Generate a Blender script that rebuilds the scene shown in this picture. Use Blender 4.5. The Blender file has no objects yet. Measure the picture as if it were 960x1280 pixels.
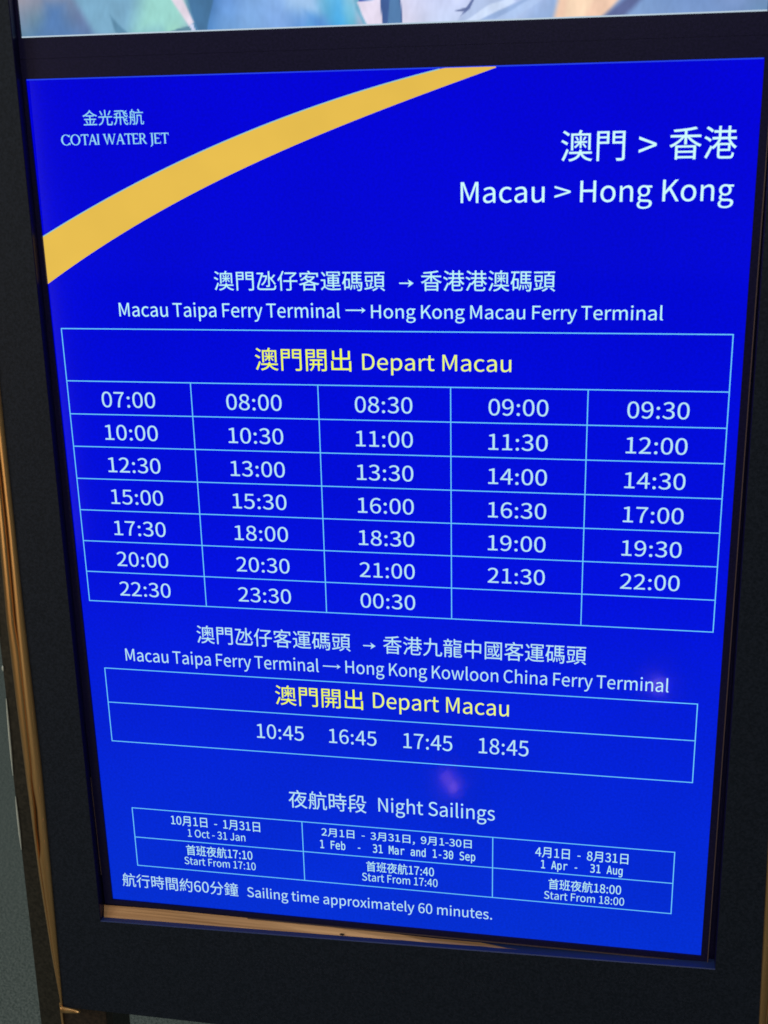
import bpy, bmesh, math, random
from mathutils import Matrix, Vector, noise
random.seed(7)
sc = bpy.context.scene
C = sc.collection
BASE = 0.85                     # height of the timetable screen's lower edge above the floor

# ---------------------------------------------------------------- camera
cam_d = bpy.data.cameras.new('camera'); cam = bpy.data.objects.new('camera', cam_d); C.objects.link(cam)
Rc = ((0.983808038, 0.177943007, -0.021401646), (0.035064930, -0.308206152, -0.950673140), (-0.175761756, 0.934529429, -0.309455249))
Cc = (0.4901856, -1.01684547, 0.77522081 + BASE)
m = Matrix(((Rc[0][0], -Rc[1][0], -Rc[2][0], Cc[0]), (Rc[0][1], -Rc[1][1], -Rc[2][1], Cc[1]), (Rc[0][2], -Rc[1][2], -Rc[2][2], Cc[2]), (0, 0, 0, 1)))
cam.matrix_world = m
cam_d.sensor_fit = 'VERTICAL'; cam_d.sensor_height = 24.0; cam_d.lens = 24.0*1517.444/1280.0
cam_d.clip_start = 0.02; cam_d.clip_end = 60
cam_d.dof.use_dof = True; cam_d.dof.focus_distance = 1.16; cam_d.dof.aperture_fstop = 7.0
sc.camera = cam
sc.cycles.filter_width = 1.65
sc.cycles.max_bounces = 8

# ---------------------------------------------------------------- dim lobby light
w = bpy.data.worlds.new('World'); sc.world = w; w.use_nodes = True
bg = w.node_tree.nodes['Background']; bg.inputs[0].default_value = (0.82, 0.92, 1.0, 1); bg.inputs[1].default_value = 0.10
def area(name, loc, target, size, power, col, sy=None):
    l = bpy.data.lights.new(name, 'AREA'); l.shape = 'RECTANGLE'; l.size = size; l.size_y = sy or size; l.energy = power; l.color = col
    o = bpy.data.objects.new(name, l); C.objects.link(o); o.location = loc
    o.rotation_euler = (Vector(target)-Vector(loc)).to_track_quat('-Z', 'Y').to_euler(); return o
area('ceiling_panel', (0.3, -2.6, 3.1), (0.3, -0.6, 0.6), 1.2, 26, (1.0, 0.93, 0.82))
area('lobby_lamp', (-2.6, -1.6, 2.6), (-0.2, 0.2, 0.9), 0.9, 22, (0.80, 0.95, 1.0))  # added unseen fill from the left, for the trim and a cooler panel
area('warm_lobby_glow', (-2.3, -2.2, 0.95), (-0.1, 0, 1.0), 2.4, 15, (1.0, 0.74, 0.45), 1.7)  # added unseen warm panel for the brass trim to reflect
area('floor_lamp_light', (-1.4, 2.6, 3.0), (-0.7, 1.9, 0.0), 1.6, 13, (0.92, 1.0, 0.93))  # added overhead fill to light the carpet, no fixture known
def point(name, loc, power, col, r):
    l = bpy.data.lights.new(name, 'POINT'); l.energy = power; l.color = col; l.shadow_soft_size = r
    o = bpy.data.objects.new(name, l); C.objects.link(o); o.location = loc
point('signal_lamp', (0.182, -1.28, -0.583+BASE), 0.06, (1.0, 0.38, 0.42), 0.004)
point('signal_lamp', (0.197, -1.278, -0.604+BASE), 0.09, (1.0, 0.42, 0.42), 0.005)
point('signal_lamp', (0.620, -1.35, -0.370+BASE), 0.12, (1.0, 0.65, 0.6), 0.005)
sc.view_settings.view_transform = 'Standard'; sc.view_settings.look = 'None'; sc.view_settings.exposure = 0; sc.view_settings.gamma = 1

# ---------------------------------------------------------------- materials
def lin(c): return tuple(((v/255)/12.92 if v/255 <= .04045 else ((v/255+.055)/1.055)**2.4) for v in c)
def mat(name, base=(.5,.5,.5), rough=.5, metal=0., spec=.5):
    M = bpy.data.materials.new(name); M.use_nodes = True; b = M.node_tree.nodes['Principled BSDF']
    b.inputs['Base Color'].default_value = (*base, 1); b.inputs['Roughness'].default_value = rough
    b.inputs['Metallic'].default_value = metal; b.inputs['Specular IOR Level'].default_value = spec
    return M, M.node_tree, b
def grain(nt, b, c0, c1, scale=(1,1,1), s=200., detail=4., lo=.35, hi=.65, bump=0., coords='Object', bdist=.001, extra=None):
    N, L = nt.nodes, nt.links
    tc = N.new('ShaderNodeTexCoord'); mp = N.new('ShaderNodeMapping'); mp.inputs['Scale'].default_value = scale
    L.new(tc.outputs[coords], mp.inputs[0]); nz = N.new('ShaderNodeTexNoise'); nz.inputs['Scale'].default_value = s; nz.inputs['Detail'].default_value = detail
    L.new(mp.outputs[0], nz.inputs['Vector'])
    r = N.new('ShaderNodeValToRGB'); r.color_ramp.elements[0].position = lo; r.color_ramp.elements[1].position = hi
    r.color_ramp.elements[0].color = (*c0, 1); r.color_ramp.elements[1].color = (*c1, 1)
    L.new(nz.outputs['Fac'], r.inputs[0]); L.new(r.outputs[0], b.inputs['Base Color'])
    if bump:
        bp = N.new('ShaderNodeBump'); bp.inputs['Strength'].default_value = bump; bp.inputs['Distance'].default_value = bdist
        L.new(nz.outputs['Fac'], bp.inputs['Height']); L.new(bp.outputs[0], b.inputs['Normal'])
    return nz, r
def emit_mat(name, rgb, k=1.0):
    c = lin(rgb); M, nt, b = mat(name, (.002,.002,.003), .18, 0, .12)
    b.inputs['Emission Color'].default_value = (*c, 1); b.inputs['Emission Strength'].default_value = k
    return M
# display text colours
INK = {'logo': emit_mat('logo_ink', (150,218,246)), 'w1': emit_mat('bright_ink', (206,252,255)), 'w2': emit_mat('route_ink', (190,246,252)),
       'w3': emit_mat('time_ink', (184,230,246)), 'w4': emit_mat('fine_ink', (184,238,244)), 'y1': emit_mat('yellow_ink', (240,252,84)),
       'y2': emit_mat('pale_yellow_ink', (236,250,124)), 'line': emit_mat('grid_ink', (108,206,255)), 'swoosh': emit_mat('swoosh_gold', (234,192,80)),
       'swoosh_rim': emit_mat('swoosh_rim', (150,200,190)), 'edge': emit_mat('screen_edge_ink', (40,70,235))}
def screen_mat():
    M, nt, b = mat('timetable_blue', (.002,.002,.003), .075, 0, .14)
    N, L = nt.nodes, nt.links
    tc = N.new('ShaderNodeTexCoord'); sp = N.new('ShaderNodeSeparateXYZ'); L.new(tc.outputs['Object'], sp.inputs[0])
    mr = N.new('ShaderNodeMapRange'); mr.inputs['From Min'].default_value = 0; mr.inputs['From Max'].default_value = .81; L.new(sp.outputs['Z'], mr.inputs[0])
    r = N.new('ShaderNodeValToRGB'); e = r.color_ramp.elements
    e[0].position = 0; e[0].color = (*lin((0,47,214)), 1); e[1].position = .95; e[1].color = (*lin((0,0,218)), 1)  # viewing-angle shift painted into the emission: greener towards the bottom
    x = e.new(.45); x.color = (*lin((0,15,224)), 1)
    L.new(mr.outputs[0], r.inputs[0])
    nz = N.new('ShaderNodeTexNoise'); nz.inputs['Scale'].default_value = 7; nz.inputs['Detail'].default_value = 3; L.new(tc.outputs['Object'], nz.inputs['Vector'])
    m2 = N.new('ShaderNodeMapRange'); m2.inputs['To Min'].default_value = .84; m2.inputs['To Max'].default_value = 1.10; L.new(nz.outputs['Fac'], m2.inputs[0])
    # subpixel rows of the LCD, fine and faint
    wv = N.new('ShaderNodeTexNoise'); wv.inputs['Scale'].default_value = 420; L.new(tc.outputs['Object'], wv.inputs['Vector'])
    m3 = N.new('ShaderNodeMapRange'); m3.inputs['To Min'].default_value = .74; m3.inputs['To Max'].default_value = 1.22; L.new(wv.outputs['Fac'], m3.inputs[0])
    mu = N.new('ShaderNodeMath'); mu.operation = 'MULTIPLY'; L.new(m2.outputs[0], mu.inputs[0]); L.new(m3.outputs[0], mu.inputs[1])
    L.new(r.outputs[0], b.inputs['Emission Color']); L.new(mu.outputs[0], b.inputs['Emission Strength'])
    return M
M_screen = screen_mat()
M_panel, nt, b = mat('dark_powder_coat', (.02,.026,.03), .5, 0, .18); grain(nt, b, (.0080,.0120,.0200), (.0160,.0215,.0350), s=420, detail=5, bump=.35, bdist=.0006)
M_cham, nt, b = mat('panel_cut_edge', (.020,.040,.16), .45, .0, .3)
M_bezel, nt, b = mat('black_bezel', (.012,.010,.014), .34, 0, .22); grain(nt, b, (.007,.006,.034), (.013,.010,.052), s=500, detail=3, bump=.15, bdist=.0003)
M_rim, nt, b = mat('bezel_brown_rim', (.13,.085,.085), .5, .2, .4)
M_brass, nt, b = mat('polished_brass', (.62,.36,.13), .30, .85)
grain(nt, b, (.56,.30,.11), (.80,.49,.21), scale=(160,160,2.2), s=1.0, detail=5, lo=.3, hi=.7, bump=.25, bdist=.0008)
M_copper, nt, b = mat('brushed_copper', (.70,.42,.22), .5, .35)
nz, rr = grain(nt, b, (.40,.20,.085), (.80,.47,.23), scale=(4,220,420), s=1.0, detail=5, lo=.3, hi=.7, bump=.15, bdist=.0004)
M_case, nt, b = mat('dark_bronze_casing', (.03,.027,.02), .45, .3); grain(nt, b, (.020,.018,.013), (.045,.040,.030), s=300, detail=4, bump=.2, bdist=.0005)
M_bead, nt, b = mat('chrome_bead', (.75,.8,.72), .35, .3)  # pale bead standing for glints on the casing edge
M_leg, nt, b = mat('brown_stand', (.035,.022,.014), .5, .2); grain(nt, b, (.022,.014,.009), (.05,.032,.02), s=250, detail=4, bump=.2, bdist=.0005)
M_carpet, nt, b = mat('grey_green_carpet', (.07,.09,.08), .95, 0, .1)
nz, rr = grain(nt, b, (.055,.074,.067), (.27,.31,.285), s=300, detail=4, lo=.38, hi=.62, bump=.3, bdist=.01)

# ---------------------------------------------------------------- helpers
def link(name, me, m, parent=None):
    o = bpy.data.objects.new(name, me); C.objects.link(o)
    if m: me.materials.append(m)
    if parent: o.parent = parent
    return o
def from_bm(name, bm, m, parent=None, smooth=False):
    me = bpy.data.meshes.new(name); bmesh.ops.recalc_face_normals(bm, faces=bm.faces[:]); bm.to_mesh(me); bm.free()
    if smooth:
        for p in me.polygons: p.use_smooth = True
    return link(name, me, m, parent)
def add_box(bm, x0, x1, y0, y1, z0, z1):
    v = [bm.verts.new(p) for p in ((x0,y0,z0),(x1,y0,z0),(x1,y1,z0),(x0,y1,z0),(x0,y0,z1),(x1,y0,z1),(x1,y1,z1),(x0,y1,z1))]
    for f in ((0,1,2,3),(4,5,6,7),(0,1,5,4),(1,2,6,5),(2,3,7,6),(3,0,4,7)): bm.faces.new([v[i] for i in f])
def bevel(bm, w, n=2): bmesh.ops.bevel(bm, geom=bm.edges[:], offset=w, segments=n, affect='EDGES', profile=.6)
def box(name, m, parent, x0, x1, y0, y1, z0, z1, bw=0):
    bm = bmesh.new(); add_box(bm, x0, x1, y0, y1, z0, z1)
    if bw: bevel(bm, bw)
    return from_bm(name, bm, m, parent)
def thing(name, label, cat, loc):
    o = bpy.data.objects.new(name, None); C.objects.link(o); o.location = loc; o.empty_display_size = .1
    o['label'] = label; o['category'] = cat; return o
def quad_flat(bm, pts, y):     # convex or fan-safe polygon in the display plane
    return bm.faces.new([bm.verts.new((x, y, z)) for x, z in pts])

# ---------------------------------------------------------------- lettering (flat print on the display)
AL = '!#$%&()*+,-./0123456789:;<=>?@ABCDEFGHIJKLMNOPQRSTUVWXYZ[]^_`abcdefghijklmnopqrstuvwxyz{|}~'
AI = {c: i for i, c in enumerate(AL)}
def dec(s): return ((AI[s[0]]*91+AI[s[1]])-1000)/1000.
GLYPHS = {
 'c ': '0L',
 'c,': '1& .n+v/O,=/~,n0?-L0I.50@.o0$/8/W/E/5/=.x/&.n.a.w.>/4.(/U-|/a-}/S-D/1,s.W,P',
 'c-': '1m .P0b1?0b1?1L.P1L',
 'c.': '1& /R-q/t-z00.609.Z00/#/t/</R/E/1/<.u/#.l.Z.u.6/1-z',
 'c0': '4+ 1&-q1i-|2E.?2s.u39/d3N0i3U2&3N3@394D2s522E5g1i6*1&640A6*/e5g/752.q4D.[3@.T2&.[0i.q/d/7.u/e.?0A-| 1&.`0[.h09/#/y/M/d0./V0}/Q2&/V3-/d3{/y4Z095(0[5?1&5G1N5?1q5(214Z2F3{2T3-2X2&2T0}2F0.21/M1q/#1N.h',
 'c1': '4+ .{-~3E-~3E.o1i.o1i6&0~6&0:5e/@5N/@4p0i4p0i.o.{.o',
 'c2': '4+ .N-~3T-~3T.r1?.r0_.p/~.k1=0,2=1E2x2Z313o3*4P2s5*2R5U2(5u1O6-0m640+6-/N5s.y5P.J5#/#4K/P4x0(5:0b5E1B5:1m4x2*4I223k1z2c1;1P0.0/.N.X',
 'c3': '4+ 0t-q1W-w25..2e.L3..w3F/N3N003B0v2}1P2K1x1j241j292C2T2m2{3,3Q35433.4j2u5;2T5`2)5{1P6/0q64/~6)/:5f.Z58/04Y/^5!055<0n5E1F5=1n5$2+4]234,2/3b1|3@1c3#1;2j0c2[/z2V/z1l0k1g1J1Y1v1C271%2G0^2L032A/U2!/+1O.k0n.b0!.n/C/1.o/Z.?.{.i.T/@.40$-y',
 'c4': '4+ 1f-~2a-~2a063h063h1#2a1#2a6&1V6&.60s.6061f06 1f1#/:1#1+3i1g4z1k4z1f3O',
 'c5': '4+ 0s-q1T-x21.22c.V3./-3H/l3Q0Z3I1I332)2l2V2>2w1f3-1*330J3+/s2r0*543-543-6&/56&.y2=/N1z/v260A2D0n2I1Q2>2%1y2D1C2O0X2C/l1~/41K.n0j.b/z.n/>//.l/W.=.w.h.R/?.30#-y',
 'c6': '4+ 1>-q1v-y2L.32x.W3>/+3S/f3[0M3U193B1s3#2D2V2e2#2x1E2~0g2t0,2T/U2$/^3//r4!044]0Z5(1+5=1]5D2-5=2T5*2v4h3N5D2|5l2B6+1X640o6+0.5i/Q55/%4D.e3:.Z1p.c0[.{/[/E.q/w.=0V-{ /W170.1n0b2016291q2.2>1i2W152`0M2V/e2;//1p.j1>.^0[.m0,/?/h0-',
 'c7': '4+ 02-~16-~1>/N1M0k1g1~213/2h4<3W5K3W6&.S6&.S542K541K3W0i1w0D0,',
 'c8': '4+ 1)-q1k-x2F..2u.L3;.s3Q/D3X/x3N0a331:2g1d282&282,2e2X3/3:3>4&384^3%512e5W2<5u1f6,1+62076$/R5Z/&4{.t4./%3C/J2g/|2;/|27/J1r.{1D.]0g.P/~.X/G.o.t/7.L/g..0D-x 1[2D0y2`0B3$/z3P/l4./u4`015)0V5A1*5I1_5?2*5#2C4U2K3~2C3I2)2s 1*.Y0H.d/s/#/R/O/F0*/S0m/x1I0P1v1?1V1~122L0`2]/{2R/H26.}1e.c',
 'c9': '4+ 0W-q1?-{2!.>2Z.t3*/h3F0u3P2D3H3T3/4P2e59235j1R6+0k64036-/]5r/15N.l4{.V4@.N3W.T2n.h23/*1b/S1A0)1.0c1&1D122!1Q2U2$2L0w280&1v/I1Q.~1&.i0T.b0%.i/W.|/3/>.].a//.:/k-{ 2T2s1~2:1I1v0r1l081x/k2</Q2q/I3W/S4A/n4w0:5<0l5H1O592#4i2D3|',
 'c:': '1& /R2</t2E002^093&003L/t3e/R3n/13e.u3L.l3&.u2^/12E /R-q/t-z00.609.Z00/#/t/</R/E/1/<.u/#.l.Z.u.6/1-z',
 'c>': '4+ .H/Y3b1a3b2M.H4T.H3a1!2d2_2+2_2&1!1J.H0N',
 'cC': '5! 2/-q2s-x3S.04,.Q4Z/!4&/_3Q/12u.q23.g1M.q0q/00C/]/}0=/h1,/a2&/i2~/~3k0E4J0t4v1P55265>2q553G4y3r4T4H553q5b3-6&2564176)0D5b/_5*/,4:.h38.]2#.h0l/+/j/].z0A.B13-|',
 'cD': '5U /,-~11-~2<.-36.N3z/)4N/r4l0r4v2&4l384N483y5#355X2:5y1-6&/,6& 0-.o0-571$571u5/2Z4r314H3U3k3k2~3r2&3k1,3U0?31/a2Z/61u.x1$.o',
 'cF': '4( /,-~0--~0-1Z341Z342M0-2M0-543g543g6&/,6&',
 'cH': '5~ /,-~0--~0-1l3s1l3s-~4u-~4u6&3s6&3s2a0-2a0-6&/,6&',
 'cJ': '3s 0Y-q1?-y1s.42>.W2Y/+2i/b2n0C2n6&1l6&1l0L1e/a1N//1).p0P.g/{.o/P/./,/_.E/..k.W/<.2/t-x',
 'cK': '5+ /,-~0--~0-0T1P243w-~5&-~2/2~4`6&3Q6&0/2!0-2!0-6&/,6&',
 'cM': '6w /,-~0#-~0#2L/|3^/t4o/x4o0W2~2,.m2k.m4>2~4z4o4~4o4v3^4r2L4r-~5m-~5m6&4X6&3&1g2j0v2O0(2K0(1r1g0@6&/,6&',
 'cN': '5y /,-~0(-~0(270#3P/y4g/}4g0q3*3k-~4o-~4o6&3r6&3r1r3v0W4!/?3z/?3*0|0/6&/,6&',
 'cO': '60 2)-q3$-}3r.D4U.}5)/n5G0p5Q2&5G3:5)4;4U5+3r5c3$6)2)641-6)0<5c/Y5+/)4;.g3:.]2&.g0p/)/n/Y.}0<.D1--} 2).g1F.q0m/00A/^/|0>/h1,/a2&/h2~/|3k0A4J0m4v1F552)5>2h553A4v3n4J423k4F2~4M2&4F1,420>3n/^3A/02h.q',
 'cS': '4T 1A-q2.-x2l.13A.R3g.}3}/R4)0/3z0w3Y1Q3)1z2H2=1;2k0l2~0D3;0&3]/x4/0%4[0B4~0n571J5>2/562g4{3;4U3l55305e2B6)1J640g6.0.5w/[5Y/752.}4_.u4(/&3=/J2d/{2=0S1~1b1O27182_0{2y0W3%0&2x/Q2X/,2(.p1B.g0R.r/j/6/./g.R/%/+.T/i.20Q-y',
 'cT': '4W 0j-~1l-~1l544854486&.A6&.A540j54',
 'ca': '43 0E-q1+-|1h.<2C.d2F.d2N-~3>-~3>1`392D3+2{2n3K2I3m1u4%184-0@3~/S3c.u3A/<2^/l2z0G341)3<1a312(2n292A2>1j101Y071C/R1%/$0].g0/.^/T.j.o//.=/b-{ 0`.`09.e/w.t/b/2/Z/Z/h0/050V1%0t2>1,2>/K1h/#16.h',
 'cc': '3Y 1C-q2(-y2d.53=.Y2q/<2K.}1|.i1K.b0c.q0-/?/f0%/Y0|/g1v0.2]0f3,1N3;1w352?3$2`2h323H2d3i2/4#1J4-0b4$0!3g/I3=.|2a.a1u.V0|.`0(.y/</D.a/x.70Y-z',
 'ce': '4* 1I-q22-x2n.03E.L3$/.2V.s2*.d1S._0h.l00/7/f/s/U0g3W0g3[1?3U2-3B2l3!3C2S3j1z4$184-0V4#/y3f/F3<.{2_.`1t.V0|.`0(.z/=/G.a/|.70_-z /T1L/g290.2o0_341:3?1t342B2p2^2:2g1L',
 'cg': '44 1#+91t+@2[+S37+r3`,<3z,j4%-?3v-z3R.F2r._1{.f0k.f01.n/p/&/g/E/l/`/x/u0.0+0U/y1!/t1r0$2V0K3$1,341{3/2L2{2s2d343x343x3{1q3{1N4)1!4-0I4&/u3q/K3T/*3-.q2Y.j1}.t1@/30j/U0E/U0A/90(.~/b.u/7.{.m/1.N/J.9/J.4.{-m._-B.U,p.g,1/9+`0#+C 1!0V0R0`0-0z/p1G/g1}/p2W0-3#0R3=1!3E1Q3=1v3#232W2<1}231G1v0z1P0` 11+y0J,#/t,7/U,U/J,}/P-@/b-a0%-~0K-x0m-v1p-v2D-r2g-g2|-P3&-02w,c2T,?1y,%',
 'ch': '4` /!-~0#-~0#2@0V2o1*3/1^3821302Q2r2d2D2j1^2j-~3j-~3j1j3f2N3W3(3A3Q2}3q2R4&1z4-153}0T3[/|3-0#4B0#6g/!6g',
 'ci': '1# /!-~0#-~0#3{/!3{ /Q54/r5<0+5Q035r0+65/r6J/Q6Q/16J.y65.q5r.y5Q/15<',
 'cl': '1- 0(-q0G-t0^-y0P.d0=.b00.f0&.s0#/-0#6g/!6g/!/3/).[/9.5/W-y',
 'cm': '82 /!-~0#-~0#2@0T2p1&3/1Q382!302B2r2U2D2[1^2[-~3[-~3[2@412p4_3/5.385[305|2r622D681^68-~78-~781j742N7&3(6l3Q6K3q5~4&5J4-4g3|4*3V3L2|373K2t3m2I4%1m4-1.3}0Q3Z/z3+/x3+/o3{/!3{',
 'cn': '4c /!-~0#-~0#2@0V2o1*3/1^3821302Q2r2d2D2j1^2j-~3j-~3j1j3f2N3W3(3A3Q2}3q2R4&1z4-143}0T3Z/z3+/x3+/o3{/!3{',
 'co': '4_ 1@-q2%-z2b.73:.a3c/<3}0(4*0|3}1u3c2a3:3=2b3g2%4$1@4-0Z4$/{3g/G3=.{2a.`1u.V0|.`0(.{/</G.a/{.70Z-z 1@.b0[.q0)/?/e0%/Y0|/e1v0)2]0[3,1@3;2%3,2W2]2y1v3(0|2y0%2W/?2%.q',
 'cp': '4m /!+N0#+N0#-P/}.T0S.21*-x1]-q2>-z2w.83K.c3r/@4.0.471)411y3z2b3[3=303g2V4#1q4-123~0S3b/z3;/x3;/o3{/!3{ 1M.c1%.h0T.z0#/?0#2L0V2v1+331Y3;2@3-2n2`3+1|331(3&0)2c/@20.r',
 'cr': '2: /!-~0#-~0#1o0B2N0f2v1.3/1Q361n342+3-2<3}1~4+1^4-1!3{0J3S/z2s/x2s/o3{/!3{',
 'cs': '3/ 0V-q1P-~23.D2X.y2f/[2V0A200o1V120w1J0=1b/n2!/]2M/c2m/v3*093;0g3A183;1b3*2+2m2W3J2(3j1J4$0f4-/r3}/63[.m3+.a2I.o1i/71=/k0z0H0c0v0P1B0;1_/{1j/V1d/51O.v1-.d0Y.]/y.e/D.|.o/B.B.a.}.:/g-{',
 'ct': '2/ 0s-q1K-w1}.)1k.o1L.e1,.`0`.g0F.{07/@03/m03301m301m3{033{035^/B5^/83{.=3v.=30/330/3/p/7/</A.l/U.G/s.,0?-w',
 'cu': '4` 0h-q1P-}20.C2e.x2h.x2o-~3`-~3`3{2`3{2`/f2./11[.o1&.e0T.m04/+/~/X/x0>/x3{.w3{.w03.{/N/-.u/C.K/e.-03-w',
 'cw': '6m /z-~1--~1{14222&2D2x2I2x2[2(2o163b-~4v-~6R3{5U3{4b0Q4@.q4;.q3q0Q2w3{1y3{1!0Q0Z.q0U.q050Q/?3{.=3{',
 'cx': '3M .1-~/6-~0#/F0[0L0a0L1#/x1@/F25-~3>-~1A1!303{2,3{1D2_0p1_0k1_0O21052_/G3{.?3{0.1,',
 'cy': '3e /,+I/u+W0Q,#0},a1A-O3W3{2Y3{1R0_1%.{0}.{0F0_/33{./3{0S-}0G-S03-#/t,Z/R,B/(,9.m,<.Y,B.G+T.e+L',
 'c中': '8} 3$773$5:/&5:/&0%/s0%/s0e3$0e3$-.3u-.3u0e7(0e7(0+7v0+7v5:3u5:3u77 /s1S/s4L3$4L3$1S 7(1S3u1S3u4L7(4L',
 'c九': '8} .s4H.s3W1k3W1]2D1C170y040?/:/N.K.D-j.d-M.}--01-s1).j1f/n240|2O282_3W523W52.U57-x5I-S5i-A6>-<7Z-<8--E8K-e8].B8f/?8@/M7z/b7u.a7k.57T.*6I.*62.-6(.:6$.T6$4H2d4H2h5g2i7,1s7,1s5g1p4H',
 'c仔': '8} 0w76075W/B4).B2o.Z2J.n2#/=2W/h34/h--0T--0T4M135d1d6} 4Y4&4Y2L1I2L1I1`4Y1`4Y.74W.*4O.!4@-}2Y-~2j-W2t-14/-34w->56-N5E-i5I.65I1`8U1`8U2L5I2L5I3c6K4H7J578<6+7d6P7T6L2,6L2,5a6l5a5g4k',
 'c光': '8} /Q6H0(5N0Q4Q0m3`1Z3|1=4n0m5j0:6b 6f6m6,5B5B3|6&3c6o5!7X6P 3%773%3$.Y3$.Y291S291I19150B0q/T0=.q/O.;.D-n.`-O.t--0+-^0}.?1Z/-2#0&2;1+2G294K294K.B4P-h4c-F5+-45c-/7=-/7s-888-Y8K.>8T/H80/U7j/i7d.X7U.&77-w5k-w5M-z5?.)5;.B5;298H298H3$3s3$3s77',
 'c出': '8} //1g//-i6y-i6y-/7o-/7o1g6y1g6y.X3w.X3w2J7F2J7F686P686P383w383w763#763#380P380P67/^67/^2J3#2J3#.X0&.X0&1g',
 'c分': '8} 5F7$4]6e5V5)6d3S7t2?852a8U3!7E4,6:5R 1U7!0~5k0;4_/I3`.N2q.q2T/326/[2Y0&3#0&2:222:2!1A1g0L1@/^0d.v/q.<.d-k.~-K/6-*0L-`1F.F2)/82T022q143%2:6$2:5u0%5d.f5M.05<.%4~.#4B.$3B.*3S-a3[-:4Z-65C-85c-=5|-H66-[6S.D6g/{6v2a6w3)0,3)0~411k5G2J6i',
 'c國': '8} 4r5I5R5&6&4]6K5)5w5M595n 020$0=/F3R0$3O0Z 1:2b2R2b2R1V1:1V 0a340a1(3.1(3.34 3S5c3[4Q0<4Q0<3u3a3u3n2b4#1X4<0[3k0)37/X2Z/32s.x3+.`3r/94U/x4s/H5:/%5c.q6,.n6I/%6`/R6n0<6T0K6;0`640%6*/^5y/Q5Y/a5>0$5%0T5S1C5z2:6;395Y3E5:2?4j1C4T2T4D3u6e3u6e4Q4?4Q485c .u6e.u-*/b-*/b-Y7;-Y7;-*8*-*8*6e /b.B/b5{7;5{7;.B',
 'c夜': '8} 402L4r1l5H115{1[5E284_2r 4+387*386V1}5t0u5)/{4J0a3u1L3K2=3k2h 42573c403%3)292)1B171_0z1w0_2L1/2z1a3_0P4O/K3S.i2N.61C-l1_-N1t--3!-W4).25(.t5}.06~-U8+-+8C-N8_-n7V.76V.i5_/I6I0>7+1?7^2L8)3h7U4!7G3|4Q3|4j4O4~4~ 10570E3c/F2@.:15.X0u.t0W/P130,1t0,-.0v-.0v3!1M3|1z4} 2e7%3$6S3=6!._6!._578B578B6!476!3v6^3O7=',
 'c客': '8} 1v3m593m4M3*3Q2J2Y3(1r3i 205<1J4H0E3U/!2l/?2R/V250N2d1<3;1{2Z2g2#1B1J/r0{.E0].Z0<.k/u/_0+0S0A0S-.1B-.1B-P5c-P5c-/6T-/6T0F7>078)0*8?0O8Y0r7)1.5[1Q4>2$512`5v3E6R415{4P5m4L2S4L3%5- 3P1U4i0{6.0P1&0P2?0} 1B.41B/m5c/m5c.4 2g7-2~6b3867.p67.p41/_41/_5N7>5N7>418/418/6743673t6k3T7@',
 'c日': '8} 0j1r6:1r6:.j0j.j 0j2a0j5_6:5_6:2a /x6N/x-80j-80j-z6:-z6:-=7/-=7/6N',
 'c時': '8} 2t0=3d/?4<.C4}.k4[/G4-0(3T0a 4x784x5w2[5w2[534x534x3k213k213%6E3%6E1l261l261(6E1(6E.,6A-y60-u4a-v4q-Q4z-.6&-06g-;7#-J71-c74.+741(8N1(8N1l741l743%8X3%8X3k5g3k5g538.538.5w5g5w5g78 142V140$/Y0$/Y2V 143?/Y3?/Y5h145h .o6Q.o.E/Y.E/Y/<1|/<1|6Q',
 'c月': '8} 0;6^0;3:092B011E/{0G/Z/K/).S.?-c._-I.y-,/_-r04.d0W/Z0p0T600T60.B6..16#.&5m.#5$.!3h.$3{-Y4,-15U-36K-@6j-R6{-p7#.A7#6^ 1,5p605p603~1,3~ 1,366036601B0}1B1*2>',
 'c段': '8} 3v6n3v5O3r4r3b463>3V2^2}2{2g372L3{3.4G3u4[4c4a5M4a6,666,664%693V6E396_3(7+3!7w3!883#8N3(8I3c823`7v3_713_7&3b6~3l6|4$6|6n 3.283.1R3x1R3P1G3u0R4F/d4{.~41.N3;.)2?-j2V-K2h-)3i-I4c-s5T.K6=-v7--N8$-08;-Q8U-q7`..6q.Q6-.}6m/p7B0r7g2*772;7*28 431R6h1R6J0i6$0+5R/P4}0,4T0k /=69/=/p.C/e.P.x/=/(/=-;0+-;0+/42j/^2f0C0+/{0+1U2U1U2U2>0+2>0+3m2V3m2V4T0+4T0+5g1U622t6a257=0u6f/?68',
 'c氹': '8} 1i4v1i403A402x2u2D1p1b0|0t0@130(1I/h2B0W3/1a3j3)454h3h4y3[4v 7T5N6s4V6+3`5C4N5C7+4W7+4W/x4T/k4G/g3C/h3Q/C3[.|4K.~4~/-56/=5@/T5C/x5C3J6i1b7l0/8H0[7Z1l6S307E4$844} .g6>.g5T1*5T/Q1M.u/T.k.f.v.3/:-j/r-Q0e-I6^-I7;-M7h-Y8+-r8A.:8O.p8X/Z83/d7k/t7c/$7R.Q76.;6f.50U.50&.;/e.M/Y.n/f/W0I1W215}26631i6?1W6>',
 'c港': '8} .y6S/}5x0m5<1=5{0L6W/H7. .E3V/J3#0;2H0g3*/u3a.p43 3H1B6!1B6!053H05 5o765o5v3b5v3b762t762t5v1G5v1G512t512t3t0y3t0y3.2w3.2E2<1e1Q0~0v0M1>/V/F.a-i/G-:06.p0~0S1A0.2!0a2^1D2^.G2e-n2{-L3I-<41-76[-779->7^-V7s.*7}.u7Z/#7;/476.T7,.26v-~6V-z45-z3c-}3M..3H.H3H/T6h/T6h1Y7K0o84088L0X8i0t7z1L77286^3.8Y3.8Y3t6^3t6^518=518=5v6^5v6^76 3H2!3-2!3L2U3g3.5o3.6.2U6L2! 3b515o515o3t3b3t',
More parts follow.
